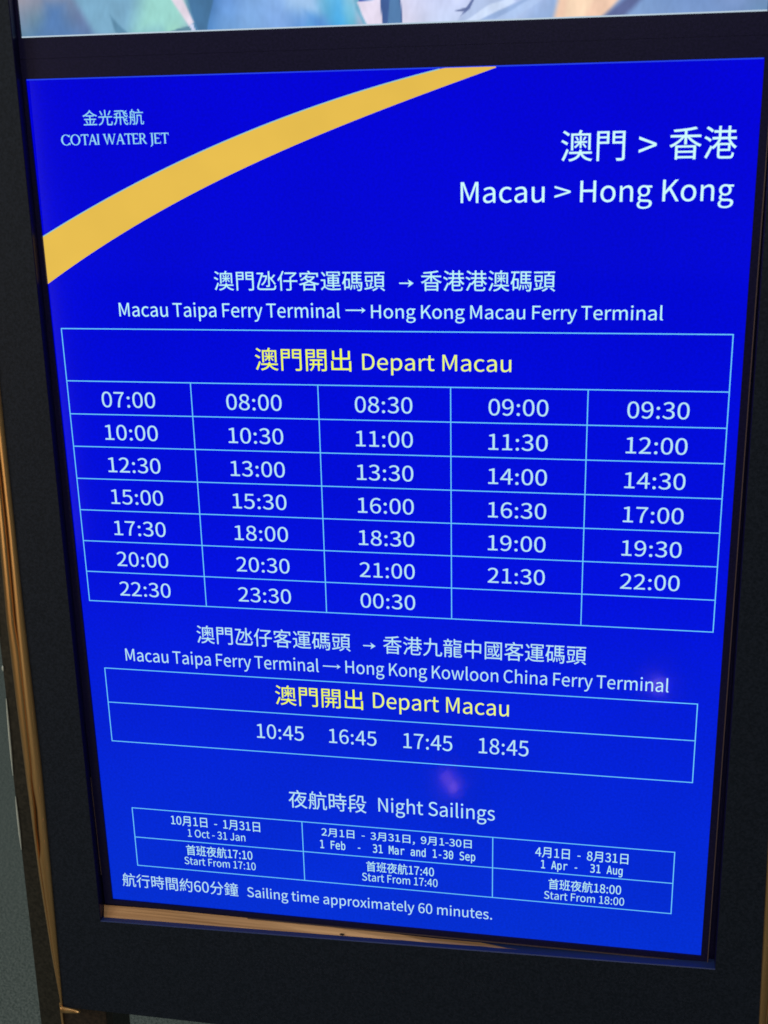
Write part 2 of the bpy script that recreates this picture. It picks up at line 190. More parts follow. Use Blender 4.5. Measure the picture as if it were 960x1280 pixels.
 'c澳': '8} 2y4y3A4B3]3k414)3q4Y3K52 5|545b4Z5B4%5j3o614B6U4y 542g5i2(681J6`1k642F5[3& .x6S/u5w0c5@155}0D6S/I7, .H3U/G2}0:2J0f3,/s3[.t4/ ._-e/F-:02.|0v0j0918/K/A 4J5=4J3a2f3a2f3+4#3+3D2I2]1v2q1_3!1F3i2!4J2h4J1F5&1F5&3+6p3+6p3a5&3a5&5= 4D78456d3~601]601]0d2D0d2D5M755M750i7{0i7{604n605;7) 4D0u490:1%0:1%/U4!/U3Y.z2{.L2(.)0p-k1)-L1:-,2V-L3U-x4:.R4f/95?.N6(-r7!-H8/--8C-O8]-o7T.&6^.H5w.v5E/U8I/U8I0:5(0:520u',
 'c班': '8} 3e773e2S3c1W3X0`3C/n2|/$2F.@1V-c1p-H2*-,2~-l3].X4(/M4?0I4J1K4M2S4M77 2.4z2*3U1y2>1Z1?260t2X2!2h3F2l4s 4u2K4u1c6,1c6,.<3|.<3|-Q8T-Q8T.<6t.<6t1c811c812K6t2K6t5d8A5d8A6M4d6M4d5d6,5d6,2K .A.m.O.$1l.r1d/Z0L/>0L2.1R2.1R2s0L2s0L5`1b5`1b6H.L6H.L5`/c5`/c2s.Z2s.Z2./c2./c/-',
 'c碼': '8} 3z0#4*.z4--|4e.)4a/&4R0+ 5-0,5H/65Z.F62.V5|/E5^09 660B6^/_6z/#7J/87-/r6`0S 2s0C2f/L2N.Z2)-y2`-Z3+.A3C/83P05 .S6c.S5z/m5z/M4+.{2H.:1&.S0a.h0>/%0i/>1:/>-[0$-[0$.R20.R203<0&3<0D4X0Y5z2V5z2V6c 0$2T1H2T1H/90$/9 5>4C5>3B3l3B3l4C 3%6i3%0t7X0t7O/;7C.@74-v7&-n6o-l6H-l5h-p5v-O5|-.6`-,72--7T-57o-I8)-~88/58C1;8E1[6(1[6(2`7u2`7u3B6(3B6(4C7u4C7u5$6(5$6(6%816%816i 5>5$3l5$3l6%5>6% 5>2`5>1[3l1[3l2`',
 'c約': '8} 3m2Q4V1d590q5e0)6A0U5p1?50204F2x 0N0)0b.m0n-[1R-l1E.|1008 /101.q.m.J-Z.m-O/0-B/U.W/u0! 1o0:27/12R..32.D2r/E2K0M 4<773q5h3;4G2U3<3;2m3g3T424G7A4G750{7!.|6f./6T.!6<-|5_-}4c.$4t-[4|-55t-26Y-46z-:78-G7O-_7n.]8%0p834h84534P534o6,5+7( .j0]/Q0p271<2D0a3*0u2j1{2@301_2|2$1z/y1_0u2c1m3p2`5%1{5O1S4m1)4//_4#0b5F1]6w0r79076)/W5*//4N.i4).L3s.Z3N.e3-/2380R3H/q2Z/G2-.v1^.P1I',
 'c航': '8} 044P0V3b0p2w1F311,3v0e4d 021-0Z080z/I1Q/a110N0b1B 4T7,4|685>5G6,5a5h6O5>7B 2n5G2n4_8I4_8I5G 3k3W3k133h0<3X/?37.D2W-R2x-?36-)3v.!4?/(4Q004U124U2p6K2p6K.S6M-z6S-[6_-J6x-<78-87f-88$-;8:-D8J-U8S-o8Y.G8]/38A/>8)/N8$.>7~.+7x-}7p-z7d-y7K-y7B-z7;-}78./76.N763W 1l581l2J/x2J/x58 .J2J.J1h/51h/30a/)/S.n.J.D-K.c-:/!-%/O.,/i/?/u0V/x1h1l1h1l.+1h-{1Z-w0X-w0g-V0o-51`-723-B2E-Q2O-h2R.+2R5w0v5w1C7/0R7>0D6[035w/55w/52J',
 'c行': '8} 2j6V2j5j835j836V 0x78076G/@5U.E4o.]4Q.r42/t4}0s5x1e6v 2=3S2=2g5~2g5~.35|.%5t-|5d-y5)-x3}-{41-U4:-05V-16A-;6]-L6k-g6o.26o2g8O2g8O3S 1D4s0N3]/H2N.;1S.W14.q0p/N1E0,1~0,-*0w-*0w2u1W3f204X',
 'c運': '8} 1G6p1G4o204o20667K667K4o874o876p .g6B/Z5C084G0{4p0=5k/H6g 2d2(4E2(4E1?2d1? 532(6t2(6t1?531? 2d3@4E3@4E2Y2d2Y 533@6t3@6t2Y532Y 1H0*1H/K4E/K4E.V53.V53/K8</K8<0*530*530h7^0h7^3t533t534U7;4U7;525352535h4E5h4E522652264U4E4U4E3t1}3t1}0h4E0h4E0* 0j2t.Q2t.Q2-/}2-/}/E/Q/+.~.^.L.(.}-B/P.(/}.X0E.k0_.a1!.H1I.,2:-e3;-S4Q-N6T-R8E-Y8M.#8Z.H6b.:4S.53E.92I.H1[.h1//+0j/B',
 'c金': '8} 020F0j/B14.D1v.a1N/^0q0_ 6&0`5Q/[4u.[5R.C62/=6o0C 3N7@2R621=52/r4B.@3f.^3D.u2|/k3A0^3j0^313$313$1`/81`/80v3$0v3$.4.g.4.g-J8:-J8:.43u.43u0v7h0v7h1`3u1`3u316@316@3q773F8+3#8D3F8a3f7F486,4w4x5e3|6X496} 643x0w3x1r4T2e583P6!4>5:564V',
 'c鐘': '8} .l1(/&0!/3/!/f/3/W01/?16 1R1A1@0?1&/?1S//1n0)2-1/ 3#303#0#5,0#5,/G2t/G2t.k5,.k5,.#2E.#2E-E8X-E8X.#5t.#5t.k84.k84/G5t/G5t0#8(0#8(30 4h7)4~6^53632b632b5S6`5S6J4z614B4S4B4i4G4X4z4?5S3]5E3q4r4!4B2F4B2F3a8]3a8]4B6w4B7M5E6e5S8D5S8D636%635o6e5P7; 3f1@5/1@5/0W3f0W 5p1@7?1@7?0W5p0W 3f2Y5/2Y5/1q3f1q 5p2Y7?2Y7?1q5p1q 0J7=/r69//5?.B4T.R4..`3e/246/23e013e012Q.Z2Q.Z1l011l01.Y.O.8._-O27.F23/&0l.g0l1l241l242Q0l2Q0l3e1u3e1u4I/C4I/y500M5x1F532/4J2O5,1f5m0m6S1%7!',
 'c門': '8} 214I213D/n3D/n4I 215&/n5&/n6#216# 754I753C4h3C4h4I 755&4h5&4h6#756# 7^6d3|6d3|2`752`75.973.*7+.!6w-|6:-{54-}5E-U5P-.6h-07S-<7o-M7~-j8%.98%6d /!6d/!--/n--/n2a2y2a2y6d',
 'c開': '8} 461a460N2a0N2a1a 0U0N0U/j1x/j1n/:1Y.b15./0[-`0w-I12-11p-i2<.L2T/12_/j46/j46-@4z-@4z/j6K/j6K0N4z0N4z1a661a662C0h2C0h1a1z1a1z0N 254^253b/k3b/k4^ 2557/k57/k6.256. 794^793a4g3a4g4^ 79574g574g6.796. 7^6h3{6h3{3%793%79.477.&71-|7#-z5_-{5n-U5v-/6|-07]-<7t-M8$-i8(.38(6h .|6h.|-,/k-,/k3&2}3&2}6h',
 'c間': '8} 4h/q4h.k22.k22/q 4h0O220O221P4h1P 1I201I-W22-W22./5R./5R20 254X253Z/m3Z/m4X 2554/m54/m6-256- 774X773Y4h3Y4h4X 77544h544h6-776- 7^6h3|6h3|2{772{77.675.(7.-|6|-z5J-{5Z-S5e--6r-/7W-;7r-L8#-h8(.58(6h .}6h.}-,/m-,/m2}2|2}2|6h',
 'c頭': '8} .W6].W5r2v5r2v6] /Y4.1u4.1u2S/Y2S .s4m.s1q2^1q2^4m //1</J06/U/60;/F0.0F/m1K 4>2[7D2[7D1T4>1T 4>0y7D0y7D/p4>/p 4>4>7D4>7D384>38 4W.|3}.O33.$2@-_2[-E2s-,3h-P4X.!5=.U 66.Q79-m8*-,8g-T7t.86q.w .H.P.Z-d3&.e2}/I1d/12$042A1A1S1S1A0F1&/>1[///s.j 3S4y3S/581/5814y5t4y655}8Q5}8Q6c346c345}5<5}5)4y',
 'c飛': '8} 1q5P0z5+/q4e.b4H.q4-.|3m0-4)0-2S.R2S.R1k0,1k/~0f/e/a/4.^.C-b.c-J.}-//v.60N/E0j0X0t1k2e1k2e-73Q-73Q1k561k5?0Z5N/T5i.[64-t6m-D7]--8$-/8?-C8Q-n8].S8E.f8-.~8&.E7z-~7m-r72.)6c.U6D/;60027//c7v/88A/n7d046v0V7T1(811X7L1{6x1G6=0n6&0w5~1d5{2S3Q2S3Q5U2e5U2e2S0u2S0u4=1g4W2O4t 7B6`6n6*655N5y5W5s6-5o6`/26`/25w5/5w5<5!5O425m3J682q6n2J7W277y29862J8H2m8S3E8<3W8#3n7{3B7s3&7g2{703/6b3S6A4,6*4o7)4F7o3{8:4T7[4u6n597J5h8%6=',
 'c首': '8} 0`1I6=1I6=0>0`0> 0`2+0`336=336=2+ 0`/^6=/^6=.N0`.N 0P6z1#6A1J5d.X5d.X4y3!4y2u4I2h3w/p3w/p--0`--0`-g6=-g6=--70--703w3[3w3~4y8I4y8I5d5^5d6/6A6[7!5d795:6N4d5d1k5d2;5{1n6Z177;',
 'c香': '8} 1(/56&/56&.21(.2 1(/n1(0l6&0l6&/n 091M09--1(--1(-Q6&-Q6&-/6u-/6u1M 6T704V6j2*6O/Q6?/^5|/e5Z1D5d3&5p3&4c.[4c.[3z223z1(2{/i2..G1R.c15.z0q0K1[1r2a3&3v3&1i3v1i3v3u5/2f6W1f8(0}8>1A8Y1^7:275y3$4m3z8D3z8D4c3v4c3v5x5`63726O',
 'c龍': '8} 0I7+0X6c0e6;._6;._5U3@5U3@6;1Q6;1A6j1.7< 1|5L1f4i1I4%074%0N4,0?4i0&5L/E5>/Y4`/h4%.L4%.L3@3R3@3R4%214%2e5< /p0b250b25/t/p/t /p1;/p2&252&251; /(2a/(--/p--/p/>25/>25.,22-}2$-y1$-y13-V1>-42,-62_-A2s-P2}-g3#.*3#2a 4)2i4).?4/-h4C-G4i-75H-37K-37|-98?-L8R-q8[.N88.Y7u.j7o.67b-y7F-s5P-s5,-v4w.%4s.?4s.k8$.k8$/@4s/@4s0$7w0$7w0W4s0W4s197|197|1l4s1l4s2N7}2N7}4j4s4j4s5`8H5`8H6C4s6C4s774)774)4-734-733.4)3.',
 'm ': ';N',
 'm-': ';N 1t5$7W5$7W371t37',
 'm0': ';N 3;643@6W3M6w3c783~7N4A7[4d7`5+7[5K7N5h785~6w606W6464605m6!5L5i515L4w5,4j4d4f4@4j3}4w3b503L5K3@5l 4f<r4!<i3E<K2q;x2I;52!9u1h861`6/1h4)2!2F2I1+2q0C3E/p4!/S4f/I5L/S6*/p6Z0C7%1+7M2F7e4)7l6/7e867M9u7%;56Z;x6*<K5L<i 4f>Z5z>N7$>)7x=G8a<M9;;;9b9n9y8,:#6/9y439b2M9;1#8a/n7x.t7$.65z-m4f-a3P-m2J.61S.t0k/n051#/k2M/S43/K6//S8,/k9n05;;0k<M1S=G2J>)3P>N',
 'm1': ';N 0z/q4E/q4E<@0b;P0b=Q4C>?6V>?6V/q9z/q9z-~0z-~',
 'm3': ';N 6N6f7M6D8<5r8y569H4J9c3R9k2P9c1J9H0O8y/`8<.{7K.G6M-~5B-h4*-a2z-f1k-t0].//O.O/O0b0Y031b/n2i/Z3p/S4{/]5t/u6]0C720}7P1j7Y2e7P3Y724B6]4|5v5K5$5e3~5m2?5m2?7[3~7[4y7c5f7w6D8=6p8l7.9H77:07/:x6s;V6J<*5o<L5)<a42<h33<c21<S1+<:/};s/}=v18>62A>J3?>V42>Z5>>S6?>?75=y7}=H8Z<i9&<#9?;39H:89@9F9)8^8_7~8*7L7C7%',
 'm4': ';N 6$<>0t3a6$3a 5`>?87>?873a:G3a:G1t871t87-~6$-~6$1t/-1t/-3|',
 'mA': ';N 4f<D2G4#7(4# 3F>?6)>?;)-~8k-~7W291r290b-~.G-~',
 'mF': ';N 0T>?:0>?:0<L2i<L2i7^9M7^9M5k2i5k2i-~0T-~',
 'mM': ';N .y>?1t>?4d6!7U>?:Q>?:Q-~8M-~8M<H5U3m3t3m0|<H0|-~.y-~',
 'mS': ';N 9(=h9(;R8&<*7%<O6$<g5!<n4%<g35<P2S<+2$;U1f:u1[:.1b9M1t8w268N2f8-3N7m4K7S5Y7;6~6p8,6<8z5W9S4e9t3b9~2L9v1C9^0G93/X8U.v7h.D6k-}5_-h4C-a35-g2&-x0t.8/e.`/e1#0y0@2,/p37/V4C/M5F/U6:/m6{067N0k7k1N7t2?7n3(7Y3b79436e4W5|4v5$533p5K2M5q1D6D0T7!/|7j/]8c/Q9k/Z:o/t;i0B<W0}==1j=s2c><3f>S4u>Z5r>U6s>G7y>.',
 'ma': ';N 5`405!403x4*3%3s2B3S1q3&1U2J1L1b1S1!1h0J2./|2]/]39/I3|/C4i/J5L/_6)0!6X0Q7-1E7J2K7U3c7U40 9W4}9W-~7U-~7U/m7*/06T.Z5x.457-v4J-f3T-a2F-l1F.00V.f/y/Q/W0L/K1U/S2R/l3C064)0n4`1X5.2Q5L3Y5_4q5e7U5e7U6%7M6x767]6m82678S5K8h4M8o3J8h2F8S1C820B7`0B9b1J:&2N:@3O:N4M:S5J:N6=:A7(:*7f9f8?9=8m8g918.9G7F9S6F',
 'mb': ';N 8$4,7z5S7c6e7=7]6s816D8S5j8h5+8o4G8h3l8S3=812s7]2L6d255S2-4,252b2L1Q2s0X3=0(3l/b4G/L5+/E5j/L6D/b6s0&7=0W7c1P7z2a 2-8a2N972w9b3K:&4%:@4c:N5G:S6L:I7E:,849W8t8o9J7v9o6m:)5V:040:)2e9o1K9J0B8s/G83.^7D.,6J-k5E-a4b-f4%-t3L.02y.R2O.}2-/S2--~0,-~0,?!2-?!',
 'md': ';N 7E8a7E?!9F?!9F-~7E-~7E/S7!.}6U.R6%.05K-t4m-f4,-a3&-k2..,1?.^0Z/G0(0B/_1K/I2e/A40/I5V/`6m0(7v0[8o1?9W2.:,3(:I4,:S4m:N5M:@6&:(6W9c7#98 1L4,1T2a1k1P250W2[0&3./b3e/L4G/E5*/L5b/b640(6Z0X7%1Q7=2b7E4,7=5S7%6d6Z7]64815b8S5*8h4G8o3e8h3.8S2[81257]1k6e1T5S',
 'me': ';N :04[:03]1J3]1J3V1U2A1v1>2N0N3(/~3g/_4S/L5I/E6H/L7K/b8R0)9b0[9b.[8U.57M-v6I-f5G-a4(-k2r.,1o.^0z/F090@/g1I/K2b/A4,/J5P/f6g077p0w8k1i9U2h:+3r:I5-:S66:J75:/8(9^8l8z9F8*9n7):)5w 8/568$6>7h747>7v6c8H5y8e5$8o4-8e3?8G2]7r2*7/1e6:1Q55',
 'mg': ';N 7E467=5Y7&6h6]7_67825f8S508h4O8o3l8h338S2`82287_1m6h1T5Y1L461T2o1m1a280i2a0935/s3m/_4Q/W51/_5f/s67096]0j7&1b7=2o 9F.k9>-O9(,C8_+G8**Z7C)}6N)T5K);4:)33H)72R)A1Z)R0d)k0d+j1f+A2_+$3O*q4:*k59*u6%+36]+a7&,E7=-?7E.O7E.W7E/y7#/?6W.m6(.H5M..4l-{4%-v3$.#2-.A1?.s0[/[0(0U/`1]/I2q/A46/I5X/`6m0(7t0[8n1?9V2-:,3$:I4%:S4k:N5L:@6%:(6U9c6~957E8Z7E:49F:4',
 'mn': ';N 9O5W9O-~7M-~7M5W7G6X757F6t8!6I8J5n8c5)8k458a3N8A2u7k2N7#276(2/4w2/-~0.-~0.:82/:82/8G2S9&3$9W3X9~48:=4{:N5i:S6^:L7G:78%9p8V9>9)8B9E7,',
 'mp': ';N 2+/S2+)A0))A0):82+:82+8a2M982w9c3J:(4#:@4`:N5C:S6H:I7B:,809V8p8n9G7s9l6j:$5P:,4(:$2_9k1G9F0>8p/E80.]7A.,6H-k5C-a4_-f3~-t3H.02u.R2L.} 7~4,7w5S7`6e7:7]6q816B8S5h8h5)8o4E8h3j8S3;812q7]2J6d235S2+4,232b2J1Q2q0X3;0(3j/b4E/L5)/E5h/L6B/b6q0&7:0W7`1P7w2a',
 'mr': ';N :[7d9|809?8K8Z8[7p8a6{8Y638E5R8#4|7O4H6X4*5L3|4*3|-~1z-~1z:83|:83|7p4D8^4t9?5R9p6::77*:L7~:S8e:O9F:B:#:,:[9i',
 'mu': ';N 0.2]0.:62/:62/2]251[2G0n2e0533/j3k/Q4S/I5G/S6./s6d0I7.147E207M3=7M:69O:69O-~7M-~7M/o7(/36W.^6!.75C-w4]-g3p-a2{-h25-}1V.D1&.v0S/r071,',
}
def glyph(k):
    p = GLYPHS[k].split(' ')
    return dec(p[0]), [[(dec(c[i:i+2]), dec(c[i+2:i+4])) for i in range(0, len(c), 4)] for c in p[1:]]
def thick_arc(cx, cy, rx, ry, a0, a1, wmin, wmax, n=22):
    o, i = [], []
    for k in range(n+1):
        a = math.radians(a0+(a1-a0)*k/n); wd = wmin+(wmax-wmin)*abs(math.cos(a))
        o.append((cx+rx*math.cos(a), cy+ry*math.sin(a))); i.append((cx+(rx-wd)*math.cos(a), cy+(ry-wd*.8)*math.sin(a)))
    return o, i
def bar(x0, y0, x1, y1, w0, w1=None):
    w1 = w0 if w1 is None else w1
    return [(x0-w0/2, y0), (x0+w0/2, y0), (x1+w1/2, y1), (x1-w1/2, y1)]
def hb(x0, x1, y, h): return [(x0, y), (x1, y), (x1, y+h), (x0, y+h)]
def serif_letter(c):           # classical capitals, cap height 1, flared stems
    if c == 'O':
        o, i = thick_arc(.5, .5, .5, .52, 0, 360, .07, .17); return 1.0, [o[:-1]], [i[:-1]]
    if c == 'C':
        o, i = thick_arc(.5, .5, .5, .52, 42, 318, .07, .17); return .86, [o+i[::-1], [(.80,.80),(.90,.72),(.89,.98),(.84,.98)], [(.80,.20),(.84,.02),(.89,.02),(.90,.28)]], []
    S = {'T': (.76, [bar(.38,0,.38,.92,.14), hb(0,.76,.91,.09), [(0,.78),(.05,.78),(.07,.91),(0,.91)], [(.76,.78),(.71,.78),(.69,.91),(.76,.91)], hb(.26,.50,0,.04)]),
         'A': (.82, [[(.0,0),(.09,0),(.45,.98),(.37,1.02)], [(.60,0),(.78,0),(.47,1.02),(.38,.90)], hb(.20,.60,.32,.08), hb(-.04,.15,0,.04), hb(.54,.84,0,.04)]),
         'I': (.24, [bar(.12,0,.12,1,.14), hb(0,.24,0,.04), hb(0,.24,.96,.04)]),
         'W': (1.22, [[(.02,1),(.20,1),(.40,0),(.33,0)], [(.56,1),(.63,1),(.40,0),(.33,0)], [(.50,1),(.68,1),(.90,0),(.82,0)], [(1.12,1),(1.20,1),(.90,0),(.82,0)], hb(-.04,.26,.96,.04), hb(1.04,1.26,.96,.04)]),
         'E': (.60, [bar(.11,0,.11,1,.14), hb(.11,.58,.92,.08), hb(.11,.50,.47,.08), hb(.11,.62,0,.08), [(.53,.80),(.58,.80),(.58,.93),(.52,.93)], [(.56,.07),(.62,.07),(.64,.22),(.59,.20)]]),
         'R': (.70, [bar(.11,0,.11,1,.14), hb(.11,.35,.92,.08), hb(.11,.35,.46,.08), [(.26,.48),(.40,.48),(.74,0),(.56,0)], hb(0,.22,0,.04)]),
         'J': (.30, [[(.10,.04),(.24,.04),(.24,1),(.10,1)], [(.10,.05),(.24,.05),(.20,-.12),(.02,-.28),(-.02,-.22),(.08,-.10)], hb(0,.34,.96,.04)])}
    adv, pl = S[c]
    if c == 'R':
        o, i = thick_arc(.33, .73, .27, .27, -90, 90, .07, .14, 14); pl = pl+[o+i[::-1]]
    return adv, pl, []
def fill_mesh(contours, bold):
    cu = bpy.data.curves.new('print', 'CURVE'); cu.dimensions = '2D'; cu.fill_mode = 'BOTH'; cu.offset = 0
    for c in contours:
        sp = cu.splines.new('POLY'); sp.points.add(len(c)-1); sp.use_cyclic_u = True
        for k, (x, z) in enumerate(c): sp.points[k].co = (x, z, 0, 1)
    cu.offset = bold
    o = bpy.data.objects.new('print', cu); C.objects.link(o)
    dg = bpy.context.evaluated_depsgraph_get(); dg.update()
    me = bpy.data.meshes.new_from_object(o.evaluated_get(dg)); bpy.data.objects.remove(o); bpy.data.curves.remove(cu)
    return me
YT = -0.0006
def place_print(name, me, m, parent, y=YT):
    xs = [v.co.x for v in me.vertices]; zs = [v.co.y for v in me.vertices]; cx, cz = (min(xs)+max(xs))/2, min(zs)
    for v in me.vertices: x, z = v.co.x, v.co.y; v.co = (x-cx, 0, z-cz)
    me.materials.clear(); me.name = name
    for p in me.polygons: p.use_smooth = False
    o = link(name, me, m, parent); o.location = (cx, y, cz); return o
def lettering(name, text, style, ink, x0, x1, z, h, parent, label=None):
    K = 'm' if style == 'm' else 'c'
    cont, x = [], 0.
    if style == 's':
        pieces = []
        for ch in text:
            if ch == ' ': x += .32; continue
            adv, pl, holes = serif_letter(ch)
            for p in pl: pieces.append(([(a+x, b) for a, b in p], [(a+x, b) for a, b in (holes[0] if holes else [])]))
            x += adv+(.0 if ch in 'TA' else .07)
        lo = min(p[0] for q in pieces for p in q[0]); hi = max(p[0] for q in pieces for p in q[0]); sx = (x1-x0)/(hi-lo)
        bm = bmesh.new()
        for n_, (o_, hl) in enumerate(pieces):
            y = -.00002*(n_ % 4)
            V = [bm.verts.new((x0+(a-lo)*sx, z+b*h, y)) for a, b in o_]
            if hl:
                U = [bm.verts.new((x0+(a-lo)*sx, z+b*h, y)) for a, b in hl]; n = len(V)
                for k in range(n): bm.faces.new((V[k], V[(k+1) % n], U[(k+1) % n], U[k]))
            elif len(V) > 10:
                n = len(V)//2
                for k in range(n-1): bm.faces.new((V[k], V[k+1], V[-2-k], V[-1-k]))
            else: bm.faces.new(V)
        me = bpy.data.meshes.new(name); bm.to_mesh(me); bm.free()
        # keep the tiny per-stroke steps as depth
        cx = (x0+x1)/2
        for v in me.vertices: a, b, c = v.co; v.co = (a-cx, c, b-z)
        o = link(name, me, INK[ink], parent); o.location = (cx, YT, z)
    else:
        for ch in text:
            adv, cs = glyph(K+ch)
            if style == 'm' and ch == ' ': adv = glyph('m1')[0]
            if style == 'l' and ch == ' ' and 'Ferry' in text: adv -= .04
            for c in cs: cont.append([(a+x, b) for a, b in c])
            x += adv
        lo = min(p[0] for c in cont for p in c); hi = max(p[0] for c in cont for p in c); sx = (x1-x0)/(hi-lo)
        if style == 'c': b0 = min(p[1] for c in cont for p in c); b1 = max(p[1] for c in cont for p in c); ref = b1-b0
        elif style == 'm': b0, ref = 0, max(p[1] for p in glyph('m1')[1][0])
        elif style == 'd': b0, ref = 0, .738
        else: b0, ref = 0, .733
        if text == '>': ref = .66; b0 = 0.02
        sz = h/ref
        bold = {'c': 0 if h > .0125 else .004, 'l': .0, 'd': .0, 'm': .014}[style]
        me = fill_mesh(cont, 0)
        if bold:                   # heavier weight: a thin outline stroke laid over the fill
            bm = bmesh.new(); bm.from_mesh(me)
            for n_, c in enumerate(cont):
                for (ax, az), (bx, bz) in zip(c, c[1:]+c[:1]):
                    d = Vector((bx-ax, bz-az)); L_ = d.length
                    if L_ < 1e-6: continue
                    d /= L_; nx_, nz2 = -d.y*bold, d.x*bold; ex, ez = d.x*bold*.8, d.y*bold*.8
                    bm.faces.new([bm.verts.new(p) for p in ((ax-ex-nx_, az-ez-nz2, 0), (bx+ex-nx_, bz+ez-nz2, 0), (bx+ex+nx_, bz+ez+nz2, 0), (ax-ex+nx_, az-ez+nz2, 0))])
            bm.to_mesh(me); bm.free()
        for v in me.vertices: v.co.x = x0+(v.co.x-lo)*sx; v.co.y = z+(v.co.y-b0)*sz
        o = place_print(name, me, INK[ink], parent)
    if label: o['label'] = label
    return o

# ---------------------------------------------------------------- setting
me = bpy.data.meshes.new('floor')
me.from_pydata([(-12,-12,0),(12,-12,0),(12,12,0),(-12,12,0)], [], [(0,1,2,3)])
fl = link('floor', me, M_carpet); fl['kind'] = 'structure'

# ---------------------------------------------------------------- the kiosk that carries both screens
kiosk = thing('information_kiosk', 'dark grey kiosk panel with curved brass edge trim holding two stacked display screens', 'kiosk', (0.293, 0.03, 0))
OX, OY = -0.293, -0.03       # child coordinates are world minus the base point
ZP = BASE
def K(bm):                    # world -> kiosk space
    for v in bm.verts: v.co.x += OX; v.co.y += OY
    return bm
def Kbox(name, m, x0, x1, y0, y1, z0, z1, bw=0, smooth=False):
    bm = bmesh.new(); add_box(bm, x0, x1, y0, y1, z0+ZP, z1+ZP)
    if bw: bevel(bm, bw)
    return from_bm(name, K(bm), m, kiosk, smooth)
YF = -0.012
# front panel: outer outline and opening, with a cut edge
zb, zt = -0.1365, 1.36
outer = [(-0.0672, zb), (0.668, zb), (0.655, zt), (-0.0420, zt)]
ox0b, ox0t, ox1b, ox1t = -.0108, -.0012, .6128, .6052
def openx(side, z): t = (z+.012)/(.86+.012); return (ox0b+(ox0t-ox0b)*t) if side == 0 else (ox1b+(ox1t-ox1b)*t)
OT = 1.27
hole = [(openx(0,-.0200), -.0200), (openx(1,-.0050), -.0050), (.6040, OT), (.0015, OT)]
bm = bmesh.new()
def ring(pts, y): return [bm.verts.new((x, y, z+ZP)) for x, z in pts]
c = .0006
hole_o = [(hole[0][0]-c, hole[0][1]-c*1.5), (hole[1][0]+c*.25, hole[1][1]-c*1.5), (hole[2][0]+c*.25, hole[2][1]+c), (hole[3][0]-c, hole[3][1]+c)]
A, B, D, E_ = ring(outer, YF), ring(hole_o, YF), ring(outer, YF+.010), ring(hole_o, YF+.010)
for k in range(4):
    n = (k+1) % 4
    bm.faces.new((A[k], A[n], B[n], B[k])); bm.faces.new((D[k], E_[k], E_[n], D[n])); bm.faces.new((A[k], D[k], D[n], A[n]))
from_bm('front_panel', K(bm), M_panel, kiosk)
bm = bmesh.new()
B, H0, H1 = ring(hole_o, YF), ring(hole, YF+.0006), ring(hole, YF+.0145)
for k in range(4):
    n = (k+1) % 4
    bm.faces.new((B[k], B[n], H0[n], H0[k])); bm.faces.new((H0[k], H0[n], H1[n], H1[k]))
me_ = from_bm('opening_edge', K(bm), M_bezel, kiosk)
me_.data.materials.append(M_cham)          # blue base colour paints the screen's reflection onto the sill
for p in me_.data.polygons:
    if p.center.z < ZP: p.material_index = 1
# copper backing strip in the gap under the lower monitor, seen through the opening
ST = [[-0.0111, -0.0089], [0.0511, -0.0076], [0.1465, -0.0079], [0.2228, -0.0077], [0.3056, -0.0098], [0.3382, -0.0104], [0.3866, -0.0101], [0.4161, -0.0123], [0.4493, -0.0136]]
SB = [[-0.0127, -0.0251], [0.0497, -0.0241], [0.1372, -0.0212], [0.2224, -0.0193], [0.3055, -0.0175], [0.3382, -0.0162], [0.3866, -0.0153], [0.4161, -0.0142], [0.4501, -0.014]]
bm = bmesh.new(); fr = []
yb, yt_ = -.0060, -.0010
cx_, cy_, cz_ = 0.4901856, -1.01684547, 0.77522081
def at_depth(p, y):           # measured on the glass plane, laid at its own depth
    k = (y-cy_)/(0-cy_); return (cx_+(p[0]-cx_)*k, y, cz_+(p[1]-cz_)*k+ZP)
prev = None
for a, b_ in zip(ST, SB):
    cur = [bm.verts.new(at_depth(a, yt_)), bm.verts.new(at_depth(b_, yb)), bm.verts.new(Vector(at_depth(b_, yb))+Vector((0,.006,-.001))), bm.verts.new(Vector(at_depth(a, yt_))+Vector((0,.003,-.006)))]
    if prev:
        for k in range(4): bm.faces.new((prev[k], prev[(k+1) % 4], cur[(k+1) % 4], cur[k]))
    else: bm.faces.new(cur)
    prev = cur
bm.faces.new(prev[::-1])
cs = from_bm('backing_strip', K(bm), M_copper, kiosk); cs['label'] = 'copper coloured strip tapering off to the right'
bm = bmesh.new(); bmesh.ops.create_icosphere(bm, subdivisions=2, radius=1)
for v in bm.verts: v.co = Vector((v.co.x*.0026+.2470, v.co.y*.0006-.0066, v.co.z*.0013-.0115+ZP))
from_bm('rust_spot', K(bm), M_leg, kiosk)  # small dark spot on the copper strip
# dark backing behind the gap and the casing behind the panel
Kbox('backing_board', M_bezel, -.045, .645, .006, .012, -.10, 1.34)
bm = bmesh.new()
side = [(.33+.9,-.094),(.31,-.1032),(.223,-.1045),(.129,-.1083),(-.009,-.1108),(-.2017,-.1140),(-.85+.002,-.120)]
L_, Rr_ = [], []
for z, x in side:
    L_.append([bm.verts.new((x, y, z+ZP)) for y in (.022, .12)])
    Rr_.append([bm.verts.new((.586-x, y, z+ZP)) for y in (.022, .12)])
for k in range(len(side)-1):
    bm.faces.new((L_[k][0], L_[k+1][0], L_[k+1][1], L_[k][1])); bm.faces.new((Rr_[k][0], Rr_[k][1], Rr_[k+1][1], Rr_[k+1][0]))
    a, b_ = L_[k], L_[k+1]
    zc = side[k][0]
